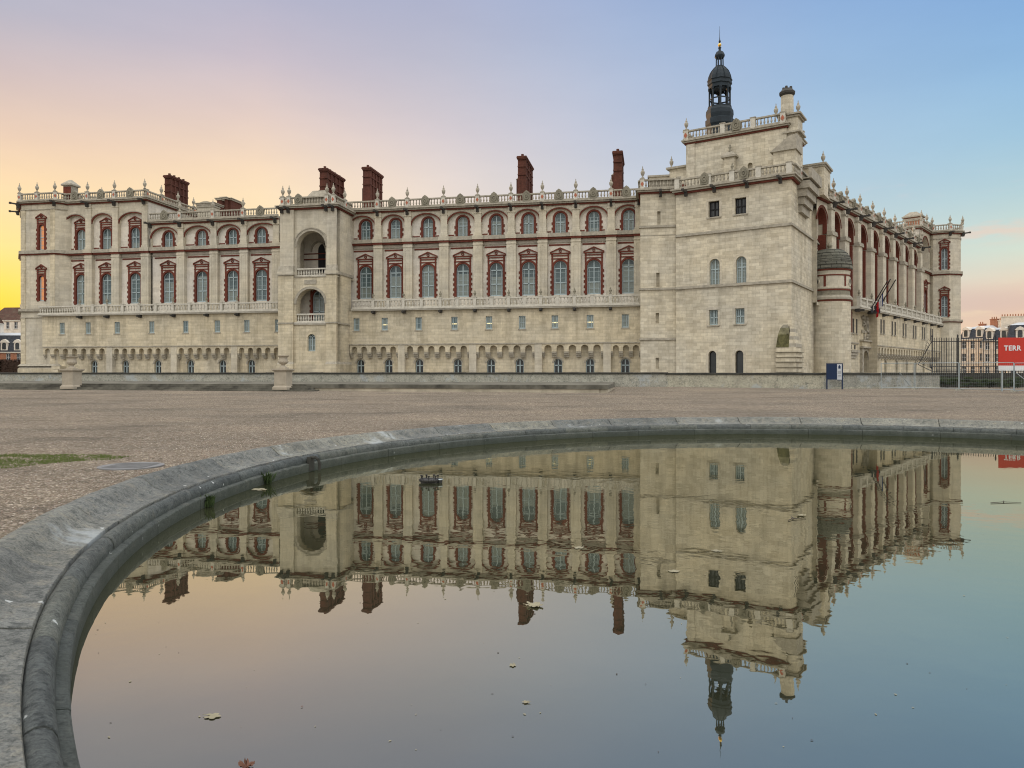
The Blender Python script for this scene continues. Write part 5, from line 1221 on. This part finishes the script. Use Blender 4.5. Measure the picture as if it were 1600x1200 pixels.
for i, (px, lab) in enumerate(((-14, 'clipped dark brown hedge at the left edge behind the parapet'), (22, 'clipped dark brown hedge against the foot of the palace turret'))):
    p = at(px, 112, 0); b = MB()
    rnd = random.Random(70+i)
    for _ in range(3000):
        q = Vector((rnd.uniform(-2.0, 2.0), rnd.uniform(-.7, .7), rnd.uniform(-.4, 3.35))); a = Vector((rnd.gauss(0, 1), rnd.gauss(0, 1), rnd.gauss(0, 1))).normalized()*.11; c = a.orthogonal().normalized()*.07
        b.add([q-a, q+c, q+a, q-c], [(0, 1, 2, 3)])
    b.box(-1.9, 1.9, -.5, .5, -.4, 3.1)
    tag(b.build('clipped_hedge', 'hedgebrown', None, p, 0), lab, 'hedge', 'clipped hedges')
# ------------------------------------------------------------------ camera, sky, sun
cd = bpy.data.cameras.new('camera'); cam = bpy.data.objects.new('camera', cd); COL.objects.link(cam)
cam.location = (0, 0, EYE); cam.rotation_euler = (R(90), 0, 0)
cd.sensor_width = 36; cd.lens = FPX/1600*36; cd.shift_y = -(600-HZN)/1600; cd.clip_start = .05; cd.clip_end = 6000
SC.camera = cam
SUN_AZ, SUN_EL = -37.0, 2.2
wd = bpy.data.worlds.new('World'); SC.world = wd; wd.use_nodes = True; nt = wd.node_tree; nt.nodes.clear()
def lin(c): return tuple((v/255/12.92 if v/255 <= .04045 else ((v/255+.055)/1.055)**2.4) for v in c)
tc = N(nt, 'ShaderNodeTexCoord'); sx = N(nt, 'ShaderNodeSeparateXYZ'); nt.links.new(tc.outputs['Generated'], sx.inputs[0])
def math_(op, a, b=None, c=None):
    n = N(nt, 'ShaderNodeMath', operation=op)
    for i, v in enumerate((a, b, c)):
        if v is None: continue
        if isinstance(v, bpy.types.NodeSocket): nt.links.new(v, n.inputs[i])
        else: n.inputs[i].default_value = v
    return n.outputs[0]
def mrange(v, a, b, smooth=True, lo=0, hi=1):
    n = N(nt, 'ShaderNodeMapRange'); n.interpolation_type = 'SMOOTHSTEP' if smooth else 'LINEAR'; nt.links.new(v, n.inputs[0])
    for i, q in enumerate((a, b, lo, hi)): n.inputs[i+1].default_value = q
    return n.outputs[0]
el = math_('MULTIPLY', math_('ARCSINE', sx.outputs['Z']), 180/math.pi)
az = math_('MULTIPLY', math_('ARCTAN2', sx.outputs['X'], sx.outputs['Y']), 180/math.pi)
e01 = math_('DIVIDE', el, 40.0)
# colour of the dusk sky by height, at five bearings from the glow (left) to the clear blue (right)
COLS = [(-36, [(3.5, (255, 214, 34)), (5.5, (255, 226, 92)), (8.2, (255, 231, 150)), (11.4, (253, 222, 174)), (15, (234, 206, 184)), (19, (207, 191, 192)), (22.5, (183, 183, 199)), (30, (168, 176, 202))]),
        (-19, [(5, (255, 225, 150)), (11, (255, 231, 186)), (14.5, (249, 222, 191)), (18, (228, 206, 196)), (22, (203, 192, 202)), (26, (183, 183, 204)), (33, (166, 173, 202))]),
        (-5, [(6, (250, 230, 204)), (13, (234, 220, 209)), (18, (213, 204, 209)), (23, (189, 190, 207)), (28, (171, 178, 206)), (34, (158, 169, 205))]),
        (9, [(6, (231, 224, 216)), (13, (207, 211, 219)), (18, (189, 198, 217)), (24, (168, 185, 215)), (30, (149, 172, 213))]),
        (23, [(3, (225, 214, 190)), (8, (204, 218, 215)), (14, (178, 204, 222)), (20, (157, 188, 220)), (27, (139, 173, 219))]),
        (35, [(2.5, (240, 198, 166)), (5.5, (236, 214, 190)), (8, (210, 222, 208)), (11.5, (182, 210, 217)), (15, (160, 197, 221)), (19, (144, 184, 221)), (25, (127, 168, 218))])]
prev = None
for a, st in COLS:
    c = ramp(nt, e01, [(e/40, lin(q)) for e, q in st])
    prev = (a, c) if prev is None else (a, mix(nt, mrange(az, prev[0], a, False), prev[1], c))
sky = prev[1]
hz_ = ramp(nt, noise(nt, tc.outputs['Generated'], 3.2, 6, .6, (1, 1, 3.5)), [(.3, (.965, .965, .97)), (.7, (1.035, 1.03, 1.02))])
sky = mix(nt, 1.0, sky, hz_, 'MULTIPLY')
# thin rosy cloud bars low on the right
cv = N(nt, 'ShaderNodeCombineXYZ'); nt.links.new(math_('MULTIPLY', az, .22), cv.inputs[0]); nt.links.new(math_('MULTIPLY', el, .85), cv.inputs[1])
cn = N(nt, 'ShaderNodeTexNoise'); cn.inputs['Scale'].default_value = 1.0; cn.inputs['Detail'].default_value = 6; nt.links.new(cv.outputs[0], cn.inputs['Vector'])
def bar(e0, hw, a0, thr):
    f = math_('MULTIPLY', mrange(math_('ABSOLUTE', math_('SUBTRACT', el, e0)), 0, hw, True, 1, 0), mrange(az, a0, a0+4))
    return math_('MULTIPLY', f, mrange(cn.outputs['Fac'], thr, thr+.14))
sky = mix(nt, math_('MULTIPLY', bar(9.2, 1.2, 28, .42), .5), sky, lin((243, 205, 184)))
sky = mix(nt, math_('MULTIPLY', bar(4.6, 1.9, 26, .30), .6), sky, lin((214, 186, 178)))
sky = mix(nt, math_('MULTIPLY', bar(12.4, .9, 24, .50), .4), sky, lin((214, 208, 214)))
# the high sky and the sky behind the camera light the shaded fronts
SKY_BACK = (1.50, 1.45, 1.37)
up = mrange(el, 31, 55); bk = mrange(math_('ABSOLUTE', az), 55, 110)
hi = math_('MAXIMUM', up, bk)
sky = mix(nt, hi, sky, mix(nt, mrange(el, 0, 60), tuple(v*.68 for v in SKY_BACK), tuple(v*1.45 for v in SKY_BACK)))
sky = mix(nt, mrange(el, -.5, -3), sky, (.16, .13, .10))
ns = N(nt, 'ShaderNodeTexSky'); ns.sky_type = 'NISHITA'; ns.sun_disc = False; ns.sun_elevation = R(SUN_EL); ns.sun_rotation = R(SUN_AZ)
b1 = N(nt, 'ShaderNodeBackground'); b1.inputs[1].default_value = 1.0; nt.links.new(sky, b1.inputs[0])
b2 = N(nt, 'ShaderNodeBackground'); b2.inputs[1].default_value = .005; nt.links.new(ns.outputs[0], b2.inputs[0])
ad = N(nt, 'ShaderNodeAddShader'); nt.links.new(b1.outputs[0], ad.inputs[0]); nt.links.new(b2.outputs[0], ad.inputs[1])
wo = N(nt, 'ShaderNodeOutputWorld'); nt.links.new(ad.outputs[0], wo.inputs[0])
sl = bpy.data.lights.new('sun', 'SUN'); so = bpy.data.objects.new('sun', sl); COL.objects.link(so)
sl.energy = 3.0; sl.angle = R(.6); sl.color = (1.0, .56, .26)
dv = Vector((math.sin(R(SUN_AZ))*math.cos(R(SUN_EL)), math.cos(R(SUN_AZ))*math.cos(R(SUN_EL)), math.sin(R(SUN_EL))))
so.rotation_euler = dv.to_track_quat('Z', 'Y').to_euler(); so.location = dv*50
vs_ = SC.view_settings; SC.display_settings.display_device = 'sRGB'; vs_.view_transform = 'Standard'; vs_.look = 'None'; vs_.exposure = 0; vs_.gamma = 1
SC.cycles.max_bounces = 8; SC.cycles.diffuse_bounces = 3; SC.cycles.glossy_bounces = 4
SC.cycles.use_denoising = True; SC.cycles.filter_width = 1.1
